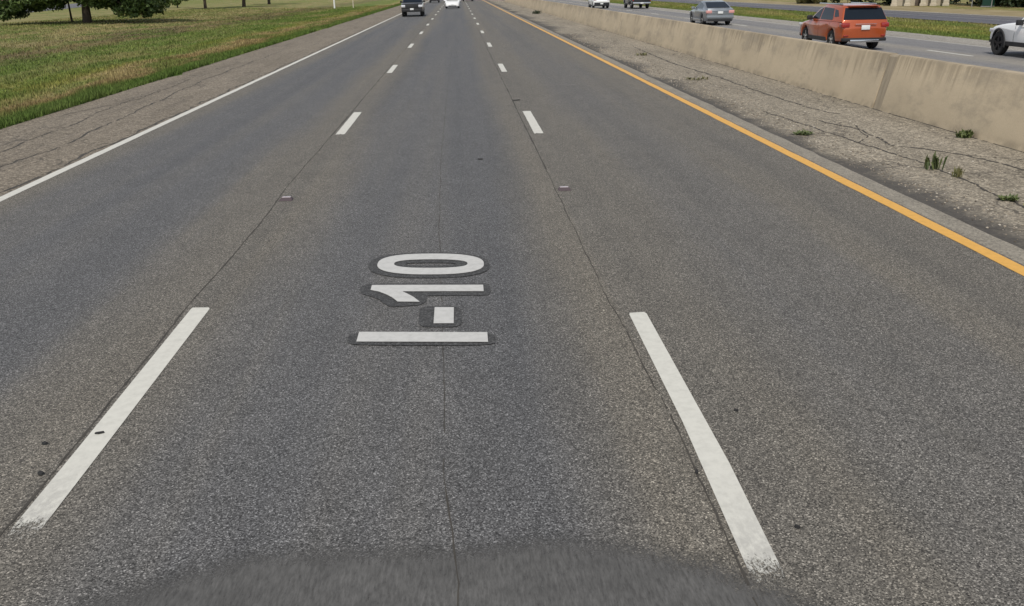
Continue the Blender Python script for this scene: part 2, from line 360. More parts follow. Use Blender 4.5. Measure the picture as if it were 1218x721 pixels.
def sheet(x0, x1, z, y0=Y0, y1=Y1):
    bm = bmesh.new(); poly(bm, [(x0, y0), (x1, y0), (x1, y1), (x0, y1)], z); return bm
road = link('road', sheet(-6.22, 5.16, 0.0), M['road']); tag(road, 'three lane dark grey asphalt carriageway with dashed white lane lines', 'road', kind='structure')
# left shoulder with a ragged grass side
bm = bmesh.new(); L = []; Rr = []
yy = Y0
while yy < 400: L.append((-9.42+0.10*math.sin(yy*0.9)+rng.normal(0, 0.10), yy)); Rr.append((-6.22, yy)); yy += 0.8
L.append((-9.4, Y1)); Rr.append((-6.22, Y1)); strip(bm, L, Rr, -0.006)
tag(link('left_shoulder', bm, M['shl']), 'brown grey cracked asphalt shoulder beside the grass', 'shoulder', kind='structure')
sh_r = link('right_shoulder', sheet(5.16, 8.9, -0.035), M['shr']); tag(sh_r, 'pale gravelly shoulder between the yellow line and the concrete barrier', 'shoulder', kind='structure')
# pavement edge: pale lip 30 cm wide ending in a small step down to the shoulder
bm = bmesh.new(); A = []; B = []; y = Y0
while y < 260: A.append((5.16, y)); B.append((5.445+rng.normal(0, 0.008), y)); y += 0.35
A.append((5.16, Y1)); B.append((5.445, Y1)); strip(bm, A, B, 0.0)
n = len(A); bm.verts.ensure_lookup_table(); low = [bm.verts.new((v.co.x+0.012, v.co.y, -0.05)) for v in bm.verts[n:2*n]]; bm.verts.ensure_lookup_table()
for i in range(n-1): bm.faces.new((bm.verts[n+i], low[i], low[i+1], bm.verts[n+i+1]))
link('pavement_edge', bm, M['edge'], road)
crk = None
opp = link('opposite_road', sheet(9.0, 20.25, 0.0), M['opp']); tag(opp, 'light grey carriageway beyond the concrete barrier', 'road', kind='structure')
tag(link('far_shoulder', sheet(20.25, 22.4, -0.004), M['sho']), 'pale shoulder on the far side of the opposite carriageway', 'shoulder', kind='structure')
fr = link('frontage_road', sheet(30.6, 36.6, 0.0), M['front']); tag(fr, 'blue grey two lane frontage road beyond the grass strip', 'road', kind='structure')
bm = bmesh.new(); poly(bm, [(36.7, Y0), (37.5, Y0), (37.5, Y1), (36.7, Y1)], 0.006); tag(link('pale_verge', bm, M['sho']), 'pale strip at the far edge of the frontage road', 'kerb', kind='structure')
bm = bmesh.new(); L = []; Rr = []
for i in range(60): L.append((37.5, -60+i*8)); Rr.append((43.0+rng.normal(0, 0.8), -60+i*8))
strip(bm, L, Rr, 0.004); tag(link('dirt_strip', bm, M['dirt']), 'dry brown bare earth strip beyond the frontage road', 'ground', kind='structure')
bm = bmesh.new(); poly(bm, [(-40.3, 120), (-61, 195), (-79, 262), (-260, 900), (-300, 900), (-97, 254), (-92, 192), (-52, 60), (-24, -60), (-10.5, -100), (-6, -100)][:7] + [(-62, 90), (-52, 90)], 0.01)
bm.free(); bm = bmesh.new(); strip(bm, [(-110, 255), (-91, 192), (-58, 82), (-44, 35)], [(-79, 255), (-61.5, 195), (-45.0, 82+40), (-45.0+12, 82)][:2]+[(-61.5, 150), (-55, 130)], 0.01); bm.free()
bm = bmesh.new(); strip(bm, [(-200, 560), (-96, 215), (-77, 152), (-62, 102)], [(-184, 560), (-74, 238), (-60.8, 195), (-55.5, 178)][:0]+[(-186, 556), (-84, 212), (-69, 152), (-54, 102)], 0.012)
tag(link('side_road', bm, M['front']), 'narrow grey lane behind the oak tree on the left', 'road', kind='structure')

bm = bmesh.new(); top = []  # added sheet imitating camera stitching blur, not a repair in the asphalt
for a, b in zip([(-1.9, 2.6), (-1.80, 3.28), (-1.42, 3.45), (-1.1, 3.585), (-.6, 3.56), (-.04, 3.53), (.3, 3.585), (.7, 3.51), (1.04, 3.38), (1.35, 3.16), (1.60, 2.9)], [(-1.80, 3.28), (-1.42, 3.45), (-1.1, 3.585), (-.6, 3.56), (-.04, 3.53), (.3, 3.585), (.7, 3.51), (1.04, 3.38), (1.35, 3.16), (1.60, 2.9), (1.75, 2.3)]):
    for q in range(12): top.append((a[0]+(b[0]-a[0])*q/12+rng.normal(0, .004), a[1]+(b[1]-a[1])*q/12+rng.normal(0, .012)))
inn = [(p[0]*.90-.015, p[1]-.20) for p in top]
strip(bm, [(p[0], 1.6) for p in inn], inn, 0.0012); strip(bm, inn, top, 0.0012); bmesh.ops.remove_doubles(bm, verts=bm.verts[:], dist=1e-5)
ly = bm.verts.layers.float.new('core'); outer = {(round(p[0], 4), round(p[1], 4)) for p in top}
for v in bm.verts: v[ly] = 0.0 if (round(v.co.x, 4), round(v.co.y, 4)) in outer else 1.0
link('stitch_blur_sheet', bm, M['patch'], road)
# ------------------------------------------------------------ painted markings and cracks (parts of the road)
def marking(pts, parent, mat='white_paint', name='lane_dash', z=0.004, rag=0.0):
    bm = bmesh.new()
    if rag:                                   # (x0,x1,y0,y1) bar with chipped ends
        x0, x1, y0, y1 = pts; A = []; B = []; n = 60
        ends = []
        low = [(x0+(x1-x0)*i/9, y0+abs(rng.normal(0, rag))) for i in range(10)]; high = [(x1-(x1-x0)*i/9, y1-abs(rng.normal(0, 0.012))) for i in range(10)]
        sideR = [(x1+rng.normal(0, 0.0022), y0+(y1-y0)*i/n) for i in range(2, n-1)]; sideL = [(x0+rng.normal(0, 0.0022), y1-(y1-y0)*i/n) for i in range(2, n-1)]
        f = poly(bm, low+sideR+high+sideL, z); bmesh.ops.triangulate(bm, faces=[f])
    else: poly(bm, pts, z)
    return link(name, bm, M[mat], parent)
for s, (x0, first) in enumerate(((-2.335, 3.95), (1.292, 3.42))):
    for i in range(26):
        ya = first+12.192*i; 
        if i == 0: marking([(-2.338, 3.68), (-2.185, 3.72), (-2.185, 4.6), (-2.193, 6.94), (-2.21, 6.975), (-2.345, 6.985), (-2.352, 6.95), (-2.338, 4.6)] if s == 0 else [(1.216, 3.06), (1.370, 3.05), (1.412, 4.1), (1.434, 6.44), (1.42, 6.48), (1.30, 6.47), (1.291, 6.43), (1.272, 4.6)], road, 'near_paint')
        else: marking((x0-0.02 if s == 0 else x0, x0+0.17-0.02*(1-s), ya, ya+3.05), road, rag=0.03)
def longline(x0, x1, parent, mat, name, z=0.004):
    bm = bmesh.new(); A = []; B = []; y = Y0
    while y < 120: A.append((x0+rng.normal(0, 0.004), y)); B.append((x1+rng.normal(0, 0.004), y)); y += 0.4
    A.append((x0, Y1)); B.append((x1, Y1)); strip(bm, A, B, z); return link(name, bm, M[mat], parent)
longline(-6.20, -6.05, road, 'white_paint', 'edge_line'); longline(4.96, 5.125, road, 'yellow_paint', 'edge_line')
longline(20.1, 20.22, opp, 'worn_paint', 'edge_line'); longline(13.35, 13.48, opp, 'yellow_paint', 'edge_line')
for i in range(20): marking((17.38, 17.52, 29.4-12.192*2+12.192*i, 29.4-12.192*2+12.192*i+3.05), opp, 'white_paint', rag=0.03)
marking([(33.6, 0), (33.72, 0), (33.72, 400), (33.6, 400)], fr, 'worn_paint', 'centre_line')
# I-10 map overlay label added to the road: white characters over dark grey borders, read along the road
def shape(name, pts, mat, parent, z):
    bm = bmesh.new(); f = poly(bm, pts, z); bmesh.ops.triangulate(bm, faces=[f]); return link(name, bm, M[mat], parent)
def sq(cx_, cy_, ax, ay, n=2.5, seg=56, sk=-0.107):
    out = []
    for i in range(seg):
        t = 2*math.pi*i/seg; c, s_ = math.cos(t), math.sin(t)
        x = ax*math.copysign(abs(c)**(2/n), c); y = ay*math.copysign(abs(s_)**(2/n), s_); out.append((cx_+x, cy_+y+sk*x))
    return out
def ring(name, a, b, mat, parent, z):
    bm = bmesh.new(); strip(bm, a+a[:1], b+b[:1], z); return link(name, bm, M[mat], parent)
cI = shape('overlay_letter', [(-0.865, 6.265), (0.13, 6.155), (0.13, 5.96), (-0.865, 6.068)], 'overlay_white', road, 0.012)
shape('border_and_shadow', sq(-0.375, 6.085, 0.565, 0.128, 5), 'overlay_dark', cI, 0.007)  # borders sit off centre: the label's drop shadow is painted into them
cD = shape('overlay_hyphen', [(-0.29, 6.755), (-0.13, 6.735), (-0.13, 6.37), (-0.29, 6.385)], 'overlay_white', road, 0.012)
shape('border_and_shadow', sq(-0.24, 6.55, 0.175, 0.235, 5), 'overlay_dark', cD, 0.007)
c1 = shape('overlay_number', [(-0.87, 7.39), (0.13, 7.285), (0.13, 7.11), (-0.585, 7.185), (-0.53, 7.11), (-0.48, 7.03), (-0.42, 6.90), (-0.61, 6.925), (-0.66, 7.03), (-0.72, 7.12), (-0.79, 7.20), (-0.87, 7.255)], 'overlay_white', road, 0.012)
shape('border_and_shadow', [(-0.93, 7.43), (-0.86, 7.445), (0.13, 7.335), (0.185, 7.30), (0.195, 7.10), (0.16, 7.02), (-0.36, 7.065), (-0.375, 6.90), (-0.42, 6.835), (-0.65, 6.815), (-0.70, 6.86), (-0.77, 7.0), (-0.85, 7.10), (-0.94, 7.17), (-0.965, 7.25), (-0.96, 7.37)], 'overlay_dark', c1, 0.0065)
c0 = ring('overlay_number', sq(-0.36, 7.97, 0.515, 0.335), sq(-0.358, 7.972, 0.355, 0.137), 'overlay_white', road, 0.012)
b0 = ring('border_and_shadow', sq(-0.375, 7.955, 0.585, 0.405), sq(-0.358, 7.968, 0.24, 0.045), 'overlay_dark', c0, 0.007)
# longitudinal joints between paving passes
def crack(name, path, wd, parent, z, step=0.12, breaks=0.0, wob=0.012, mat='crack', ymax=None):
    bm = bmesh.new(); pts = [Vector(p) for p in path]; out = []
    for a, b in zip(pts, pts[1:]):
        n = max(1, int((b-a).length/step))
        for i in range(n): out.append(a+(b-a)*i/n)
    out.append(pts[-1]); ph = rng.uniform(0, 9)
    prev = None
    for i, p in enumerate(out):
        d = (out[min(i+1, len(out)-1)]-out[max(0, i-1)]).normalized(); nrm = Vector((-d.y, d.x))
        c = p+nrm*(rng.normal(0, wob*0.5)+wob*math.sin(i*0.37+ph)); h = wd*0.5*rng.uniform(0.45, 1.5)
        cur = (bm.verts.new((*(c+nrm*h), z)), bm.verts.new((*(c-nrm*h), z)))
        if prev and rng.random() > breaks: bm.faces.new((prev[0], prev[1], cur[1], cur[0]))
        prev = cur
    return link(name, bm, M[mat], parent)
crack('joint', [(-2.38, -5), (-2.37, 5), (-2.40, 7), (-2.37, 9.6), (-2.43, 12), (-2.41, 16)], 0.013, road, 0.0022, wob=0.005)
crack('joint', [(-2.41, 16), (-2.42, 80)], 0.024, road, 0.0022, 0.4, 0.05, 0.005)
crack('joint', [(1.16, -5), (1.19, 3.4), (1.22, 4.3), (1.20, 6), (1.18, 7), (1.19, 12.4)], 0.010, road, 0.0022, 0.08, 0.06, 0.005)
crack('joint', [(1.19, 12.4), (1.2, 60)], 0.024, road, 0.0022, 0.4, 0.06, 0.005)
crack('joint', [(-0.10, 0), (-0.1, 3.2), (-0.17, 4.1), (-0.20, 5.8), (-0.30, 9), (-0.36, 13.5), (-0.37, 40)], 0.0065, road, 0.0022, 0.10, 0.12, 0.004)
for path, wd in (([(-7.25, 9), (-7.23, 13.8), (-7.15, 16), (-7.42, 20.3), (-7.86, 27.3), (-7.95, 40)], 0.04), ([(-8.3, 12), (-8.0, 15.3), (-8.05, 18), (-8.4, 23)], 0.03), ([(-6.32, 8), (-6.30, 18), (-6.34, 60)], 0.05), ([(-8.9, 20), (-8.2, 23), (-8.35, 28)], 0.03)):
    crack('crack', path, wd, bpy.data.objects['left_shoulder'], -0.003, 0.2, 0.12, 0.04)
for path, wd in (([(6.9, 16.5), (7.19, 15.2), (6.99, 13.71), (7.3, 13.3), (7.68, 12.69), (7.86, 11.55), (7.95, 9)], 0.028), ([(7.35, 24), (7.35, 20.3), (7.42, 18.4), (7.5, 17.5), (7.68, 17.3)], 0.03),
                 ([(6.3, 18), (6.6, 13.8), (6.72, 12.5), (6.75, 12.1), (6.7, 11), (6.56, 9.5), (6.5, 7.5)], 0.026), ([(7.4, 24), (7.2, 30), (7.5, 38)], 0.04), ([(6.6, 14), (7.0, 14.6), (7.3, 15.8)], 0.016), ([(7.7, 12.7), (8.2, 12.2), (8.62, 12.4)], 0.012)):
    crack('crack', path, wd*1.5, sh_r, -0.031, 0.07, 0.06, 0.02)
crack('barrier_seam', [(8.63, 5), (8.63, 60)], 0.035, sh_r, -0.030, 0.15, 0.25, 0.012)

# ------------------------------------------------------------ concrete median barrier
xs = [(8.64, -0.05), (8.665, 0.04), (8.885, 1.03), (8.91, 1.065), (9.05, 1.065), (9.075, 1.03), (9.295, 0.04), (9.32, -0.05)]
segs = [(-30, 17.62, 'nearest barrier segment, tan with dark stains, weed tuft at its foot, right frame edge'),
        (17.98, 48.9, 'streaked tan barrier segment hiding the wheels of the orange SUV and the grey sedan'),
        (48.97, 76.9, 'tan barrier segment in front of the far white SUV, between two thin joints'),
        (76.99, 170, 'long distant barrier segment converging with the yellow line at the top of the view')]
for n, (ya, yb, lab) in enumerate(segs):
    root = empty('barrier_segment', (8.98, ya, 0), lab, 'barrier', group='concrete barrier segments between the carriageways')
    bm = bmesh.new(); ny = max(2, int((yb-ya)/1.5)); rows = []
    for j in range(ny+1):
        y = (yb-ya)*j/ny; e = 0.0
        rows.append([bm.verts.new((x-8.98+(rng.normal(0, 0.003)), y, z+(rng.normal(0, 0.004) if z > 1 else 0))) for x, z in xs])
    for a, b in zip(rows, rows[1:]):
        for i in range(len(xs)-1): bm.faces.new((a[i], a[i+1], b[i+1], b[i]))
        bm.faces.new((a[-1], a[0], b[0], b[-1]))
    bm.faces.new(rows[0]); bm.faces.new(rows[-1][::-1])
    link('concrete_body', bm, M['barrier'], root, 35)
    if n < 3:                                # recessed joint filling at the far end
        yc = segs[n+1][0]-ya; y0 = yb-ya
        bm = bmesh.new(); q = [((x-8.98)*0.96, z-0.012) for x, z in xs]
        a = [bm.verts.new((x, y0-0.01, z)) for x, z in q]; b = [bm.verts.new((x, yc+0.01, z)) for x, z in q]
        for i in range(len(q)): bm.faces.new((a[i], a[(i+1) % len(q)], b[(i+1) % len(q)], b[i]))
        bm.faces.new(a); bm.faces.new(b[::-1])
        link('joint_filling', bm, M['joint'] if n == 0 else M['crack'], root)

# ------------------------------------------------------------ reflective road markers
for (x, y, lab) in ((-2.29, 10.95, 'small reflective road marker on the left dashed lane line'), (1.30, 11.04, 'small reflective road marker on the right dashed lane line')):
    root = empty('road_marker', (x, y, 0), lab, 'road marker', group='raised reflective road markers')
    bm = bmesh.new(); lo = [(-.088, -.085, 0.001), (.088, -.085, .001), (.082, .07, .001), (-.082, .07, .001)]; hi = [(-.062, -.015, .030), (.062, -.015, .030), (.060, .045, .030), (-.060, .045, .030)]
    a = [bm.verts.new(p) for p in lo]; b = [bm.verts.new(p) for p in hi]
    for i in range(4): bm.faces.new((a[i], a[(i+1) % 4], b[(i+1) % 4], b[i]))
    bm.faces.new(b); bm.faces.new(a[::-1]); bmesh.ops.bevel(bm, geom=bm.edges[:], offset=0.004, segments=1, affect='EDGES')
    link('marker_body', bm, M['marker'], root)
    bm = bmesh.new(); box(bm, -.056, .056, -.010, .042, .0285, .036, 0.004); link('reflector', bm, M['reflector'], root)

# ------------------------------------------------------------ vehicles
def prism(profile, xsl, deform, ycuts=(), zcuts=()):
    """closed (y,z) outline swept across the width; xsl = [(x, inset)]"""
    P = [Vector(p) for p in profile]; n = len(P)
    area = sum(P[i].x*P[(i+1) % n].y-P[(i+1) % n].x*P[i].y for i in range(n))
    if area < 0: P = P[::-1]
    nor = []
    for i in range(n):
        e1 = (P[i]-P[i-1]).normalized(); e2 = (P[(i+1) % n]-P[i]).normalized(); t = (e1+e2)
        t = t.normalized() if t.length > 1e-6 else e1
        nor.append(Vector((t.y, -t.x)))
    bm = bmesh.new(); rings = [[bm.verts.new((x, P[i].x-nor[i].x*d, P[i].y-nor[i].y*d)) for i in range(n)] for x, d in xsl]
    for a, b in zip(rings, rings[1:]):
        for i in range(n): bm.faces.new((a[i], a[(i+1) % n], b[(i+1) % n], b[i]))
    bm.faces.new(rings[0]); bm.faces.new(rings[-1])
    for z in zcuts: bmesh.ops.bisect_plane(bm, geom=bm.verts[:]+bm.edges[:]+bm.faces[:], plane_co=(0, 0, z), plane_no=(0, 0, 1))
    for y in ycuts: bmesh.ops.bisect_plane(bm, geom=bm.verts[:]+bm.edges[:]+bm.faces[:], plane_co=(0, y, 0), plane_no=(0, 1, 0))
    for v in bm.verts: v.co.x *= deform(v.co.y, v.co.z)
    return bm
def wheel(root, x, y, r, wd, rim):
    sgn = 1 if x > 0 else -1
    wr = bpy.data.objects.new('wheel', None)
    bm = bmesh.new(); prof_ = [(-wd/2+.015, r*.62), (-wd/2, r*.72), (-wd/2, r*.92), (-wd/2+.03, r), (wd/2-.03, r), (wd/2, r*.92), (wd/2, r*.72), (wd/2-.015, r*.62)]; seg = 28; rings = []
    for px, pr in prof_: rings.append([bm.verts.new((px, pr*math.cos(2*math.pi*i/seg), pr*math.sin(2*math.pi*i/seg))) for i in range(seg)])
    for a, b in zip(rings, rings[1:]+rings[:1]):
        for i in range(seg): bm.faces.new((a[i], a[(i+1) % seg], b[(i+1) % seg], b[i]))
    w_ = link('wheel', bm, M['rubber'], root, 40, (x, y, r))
    bm = bmesh.new(); xo = sgn*(wd/2-.035)
    cyl(bm, (xo-sgn*.08, 0, 0), (xo-sgn*.03, 0, 0), r*.63, r*.63, 24)
    for q in range(5):
        t = 2*math.pi*q/5+.3; c, s_ = math.cos(t), math.sin(t); h = r*.09
        pts = [(r*.1, -h), (r*.6, -h*1.3), (r*.6, h*1.3), (r*.1, h)]
        va = [bm.verts.new((xo+sgn*.012, a*c-b*s_, a*s_+b*c)) for a, b in pts]; vb = [bm.verts.new((xo-sgn*.03, a*c-b*s_, a*s_+b*c)) for a, b in pts]
        bm.faces.new(va); bm.faces.new(vb[::-1])
        for i in range(4): bm.faces.new((va[i], va[(i+1) % 4], vb[(i+1) % 4], vb[i]))
    cyl(bm, (xo-sgn*.02, 0, 0), (xo+sgn*.02, 0, 0), r*.13, r*.11, 12)
    link('rim', bm, rim, w_)
def arch(yc, r, z0, seg=10):
    a0 = math.asin(max(-1, min(1, (z0-r[1])/r[0])))
    return [(yc-r[0]*math.cos(t), r[1]+r[0]*math.sin(t)) for t in [a0+(math.pi-2*a0)*i/seg for i in range(seg+1)]]
def vehicle(name, loc, rz, label, cat, group, s):
    L, W, wr, wd = s['L'], s['W'], s['wr'], s['wd']; h = L/2; z0 = s['z0']; yf, yr = s['axles']
    root = empty(name, (loc[0], loc[1], loc[2] if len(loc) > 2 else 0), label, cat, rz, group)
    # lower body: outline front -> rear over the top, then back along the sill with both wheel arches
    rad = (wr+s.get('gap', .06), wr)
    bot = [(-h+.10, z0+.03)]+arch(yr, rad, z0)+arch(yf, rad, z0)+[(h-.14, z0+.03)]
    outline = s['low']+bot
    def dlow(y, z):
        f = 1-s.get('nose', .13)*smoothstep(h-.75, h, y)**1.3-s.get('tail', .07)*smoothstep(-h+.5, -h, y)
        f *= 1-.045*smoothstep(.55, z0, z)-.03*smoothstep(.78, s['belt']+.05, z); return f
    e = .07
    slices = [(-W/2, e), (-W/2+.025, e*.45), (-W/2+.07, .014), (-W/2+.10, 0), (-.22, 0), (.22, 0), (W/2-.10, 0), (W/2-.07, .014), (W/2-.025, e*.45), (W/2, e)]
    zc = [z0+.12, .55, .68, .8, s['belt']-.07]; yc = [h-.2, h-.42, h-.7, .3, -.3, -h+.5, -h+.25, -h+.1]
    body = link('body', prism(outline, slices, dlow, yc, zc), s['paint'], root, 38)
    # cabin
    cab = s['cab']; zb, zt = min(p[1] for p in cab), max(p[1] for p in cab)
    def dcab(y, z): return (1-.035)*(1-s.get('tumble', .19)*smoothstep(zb-.05, zt+.12, z))
    def half(y, z): return W/2*dcab(y, z)
    link('cabin', prism(cab, slices, dcab, (), [zb+.12, zb+.25, zt-.15]), s.get('roofpaint', s['paint']), root, 38)
    def panel(nm, quads, mat, par=root, th=.006):
        bm = bmesh.new()
        for q in quads:
            f = poly(bm, q)
            f.normal_update(); 
        bmesh.ops.solidify(bm, geom=bm.faces[:], thickness=th); return link(nm, bm, mat, par)
    for key, nm in (('ws', 'windscreen'), ('rw', 'rear_window')):
        if key not in s: continue
        (ya, za), (yb, zb_) = s[key][:2]; fl = s[key][2] if len(s[key]) > 2 else .9; d = Vector((yb-ya, zb_-za)).normalized(); nn = Vector((-d.y, d.x)); off = .008
        if (nn.x > 0) != (key == 'ws'): nn = -nn
        xa, xb = half(ya, za)*fl-.02, half(yb, zb_)*fl-.02
        bm = bmesh.new(); rows = []
        for t in (0, .5, 1):
            y_, z_ = ya+(yb-ya)*t+nn.x*off, za+(zb_-za)*t+nn.y*off; xx = xa+(xb-xa)*t
            rows.append([bm.verts.new((xx*u_, y_, z_)) for u_ in (-1, -.5, 0, .5, 1)])
        for a, b in zip(rows, rows[1:]):
            for i in range(4): bm.faces.new((a[i], a[i+1], b[i+1], b[i]))
        link(nm, bm, M['glass'], root)
    for sx in (-1, 1):
        for pts in s['side']:
            bm = bmesh.new()
            n_ = 6; P = [Vector(p) for p in pts]; 
            vs = [bm.verts.new((sx*(half(p.x, p.y)+.006), p.x, p.y)) for p in P]
            bm.faces.new(vs); zz = sorted({p.y for p in P})
            for t in (.33, .66): bmesh.ops.bisect_plane(bm, geom=bm.verts[:]+bm.edges[:]+bm.faces[:], plane_co=(0, 0, zz[0]+(zz[-1]-zz[0])*t), plane_no=(0, 0, 1))
            for v in bm.verts: v.co.x = sx*(half(v.co.y, v.co.z)+.006)
            link('side_window', bm, M['glass'], root)
        # door gaps, handles, sill cladding, mirror
        for yd in s['doors']:
            bm = bmesh.new(); zs = [z0+.12, .55, .75, s['belt']-.05]
            for za, zb_ in zip(zs, zs[1:]):
                qa = [(sx*(W/2*dlow(y_, z_)+.003), y_, z_) for y_, z_ in ((yd-.008, za), (yd+.008, za), (yd+.008, zb_), (yd-.008, zb_))]; poly(bm, qa)
            link('door_gap', bm, M['seam'], body)
        for yd in s['handles']:
            bm = bmesh.new(); xx = W/2*dlow(yd, s['belt']-.14); box(bm, sx*xx-.015, sx*xx+.022, yd-.10, yd+.10, s['belt']-.155, s['belt']-.125, .008); link('door_handle', bm, s.get('handle', s['paint']), body)
        bm = bmesh.new(); box(bm, sx*(W/2*.955)-.03, sx*(W/2*.955)+.03, yr+wr+.10, yf-wr-.10, z0-.02, z0+.14, .02); link('sill', bm, s.get('clad', s['paint']), root)
        bm = bmesh.new(); ym, zm = s['mirror']; x0 = half(ym, zm); box(bm, *sorted((sx*(x0-.05), sx*(x0+.07))), ym-.03, ym+.03, zm-.05, zm-.01)
        box(bm, *sorted((sx*(x0+.03), sx*(x0+.24))), ym-.07, ym+.06, zm-.07, zm+.10, .03); link('mirror', bm, s.get('mirpaint', s['paint']), root, 40)
        for ya in (yf, yr): wheel(root, sx*(W/2-wd/2-.03), ya, wr, wd, s['rim'])
        if 'flare' in s:
            for ya in (yf, yr):
                bm = bmesh.new(); a_ = []; 
                for (ro, xo) in ((rad[0]+.055, W/2*.985), (rad[0]+.04, W/2+.012), (rad[0]-.005, W/2+.012), (rad[0]-.01, W/2*.93)):
                    a_.append([bm.verts.new((sx*xo*dlow(ya+ro*math.cos(t), .8)*1.003, ya+ro*math.cos(t), wr+ro*math.sin(t))) for t in [R(-12)+R(204)*i/16 for i in range(17)]])
                for A, B in zip(a_, a_[1:]):
                    for i in range(16): bm.faces.new((A[i], A[i+1], B[i+1], B[i]))
                link('wheel_arch_trim', bm, M['plastic'], root, 40)
        for key, nm, mt in (('tail', 'tail_light', s.get('tailmat', 'red_lens')), ('head', 'headlight', 'clear_lens')):
            for bx in s.get(key+'_lamps', []):
                x0_, x1_, y0_, y1_, z0_, z1_ = bx; bm = bmesh.new(); box(bm, *sorted((sx*x0_, sx*x1_)), y0_, y1_, z0_, z1_, min(.03, (y1_-y0_)*.3, (z1_-z0_)*.3)); link(nm, bm, M[mt], root, 40)
    for nm, bxs, mt in s.get('extras', []):
        bm = bmesh.new()
        for b_ in bxs: box(bm, *b_[:6], b_[6] if len(b_) > 6 else .015)
        link(nm, bm, mt, root, 40)
    return root

def lerp(a, b, t): return (a[0]+(b[0]-a[0])*t, a[1]+(b[1]-a[1])*t)
def suv_spec(paint, L=4.68, W=1.85, H=1.70, wr=.355, z0=.30, **kw):
    h = L/2; b = 1.08*H/1.70; k_ = H/1.70
    s = dict(L=L, W=W, wr=wr, wd=.23, z0=z0, axles=(h-.92, -h+1.02), belt=b, paint=paint, rim=M['alloy'], clad=M['plastic'], mirpaint=M['plastic'], mirror=(h-1.62, b+.05),
        low=[(h-.02, .50), (h, .66), (h-.06, .80*k_), (h-.22, .90*k_), (h-.95, 1.0*k_), (h-1.35, b-.01), (-h+.30, b), (-h+.07, b-.03), (-h+.0, .80), (-h+.01, .60), (-h+.02, .42)],
        cab=[(h-1.22, b-.06), (h-1.30, b), (h-2.0, 1.52*k_), (h-2.45, 1.64*k_), (0, 1.69*k_), (-h+.75, 1.66*k_), (-h+.42, 1.60*k_), (-h+.10, b+.02), (-h+.08, b-.06)],
        ws=(lerp((h-1.30, b), (h-2.0, 1.52*k_), .06), lerp((h-1.30, b), (h-2.0, 1.52*k_), .95), .9), rw=(lerp((-h+.10, b+.02), (-h+.42, 1.60*k_), .06), lerp((-h+.10, b+.02), (-h+.42, 1.60*k_), .92), .97),
        side=[[(h-1.55, b+.03), (h-2.10, 1.47*k_), (h-2.38, 1.54*k_), (-.02, 1.56*k_), (-.02, b+.03)], [(-.10, b+.03), (-.10, 1.56*k_), (-h+1.25, 1.53*k_), (-h+1.0, b+.10), (-h+1.05, b+.03)], [(-h+.92, b+.14), (-h+1.15, 1.51*k_), (-h+.80, 1.47*k_), (-h+.52, b+.17)]],
        doors=[h-1.35, -.06, -h+1.22], handles=[.28, -.85],
        tail_lamps=[(.60, W/2*.965, -h-.012, -h+.30, b-.22, b-.05)], head_lamps=[(.45, W/2*.93, h-.34, h-.05, .74, .86)], tail=.05)
    s['extras'] = [('rear_bumper', [(-W/2*.90, W/2*.90, -h-.03, -h+.16, z0+.04, .46)], M['plastic']), ('licence_plate', [(-.16, .16, -h-.035, -h-.012, b-.30, b-.14, .004)], M['plate']),
        ('grille', [(-.42, .42, h-.04, h+.012, .58, .78)], M['plastic']), ('front_bumper', [(-W/2*.84, W/2*.84, h-.12, h+.02, z0+.03, .48)], M['plastic'])]
    s.update(kw); return s

# orange SUV
s = suv_spec(M['p_orange'], H=1.66, tail=.10, tumble=.23)
h = s['L']/2
s['extras'] += [('roof_rail', [(-.66, -.62, -1.6, .75, 1.625, 1.675)], M['chrome']), ('roof_rail', [(.62, .66, -1.6, .75, 1.625, 1.675)], M['chrome']), ('roof_spoiler', [(-.58, .58, -h+.27, -h+.75, 1.575, 1.615, .018)], M['p_orange']),
    ('skid_plate', [(-.55, .55, -h-.045, -h+.05, .30, .40)], M['chrome']), ('tailgate_trim', [(-.40, .40, -h-.03, -h+.01, .945, .965, .004)], M['chrome']),
    ('rear_reflector', [(-.80, -.62, -h-.02, -h+.05, .52, .56)], M['red_lens']), ('rear_reflector', [(.62, .80, -h-.02, -h+.05, .52, .56)], M['red_lens'])]
vehicle('orange_suv', (15.28, 33.0+h, 0), R(-1), 'orange SUV with dark rear window seen from behind over the barrier', 'SUV', 'vehicles driving away on the opposite carriageway', s)
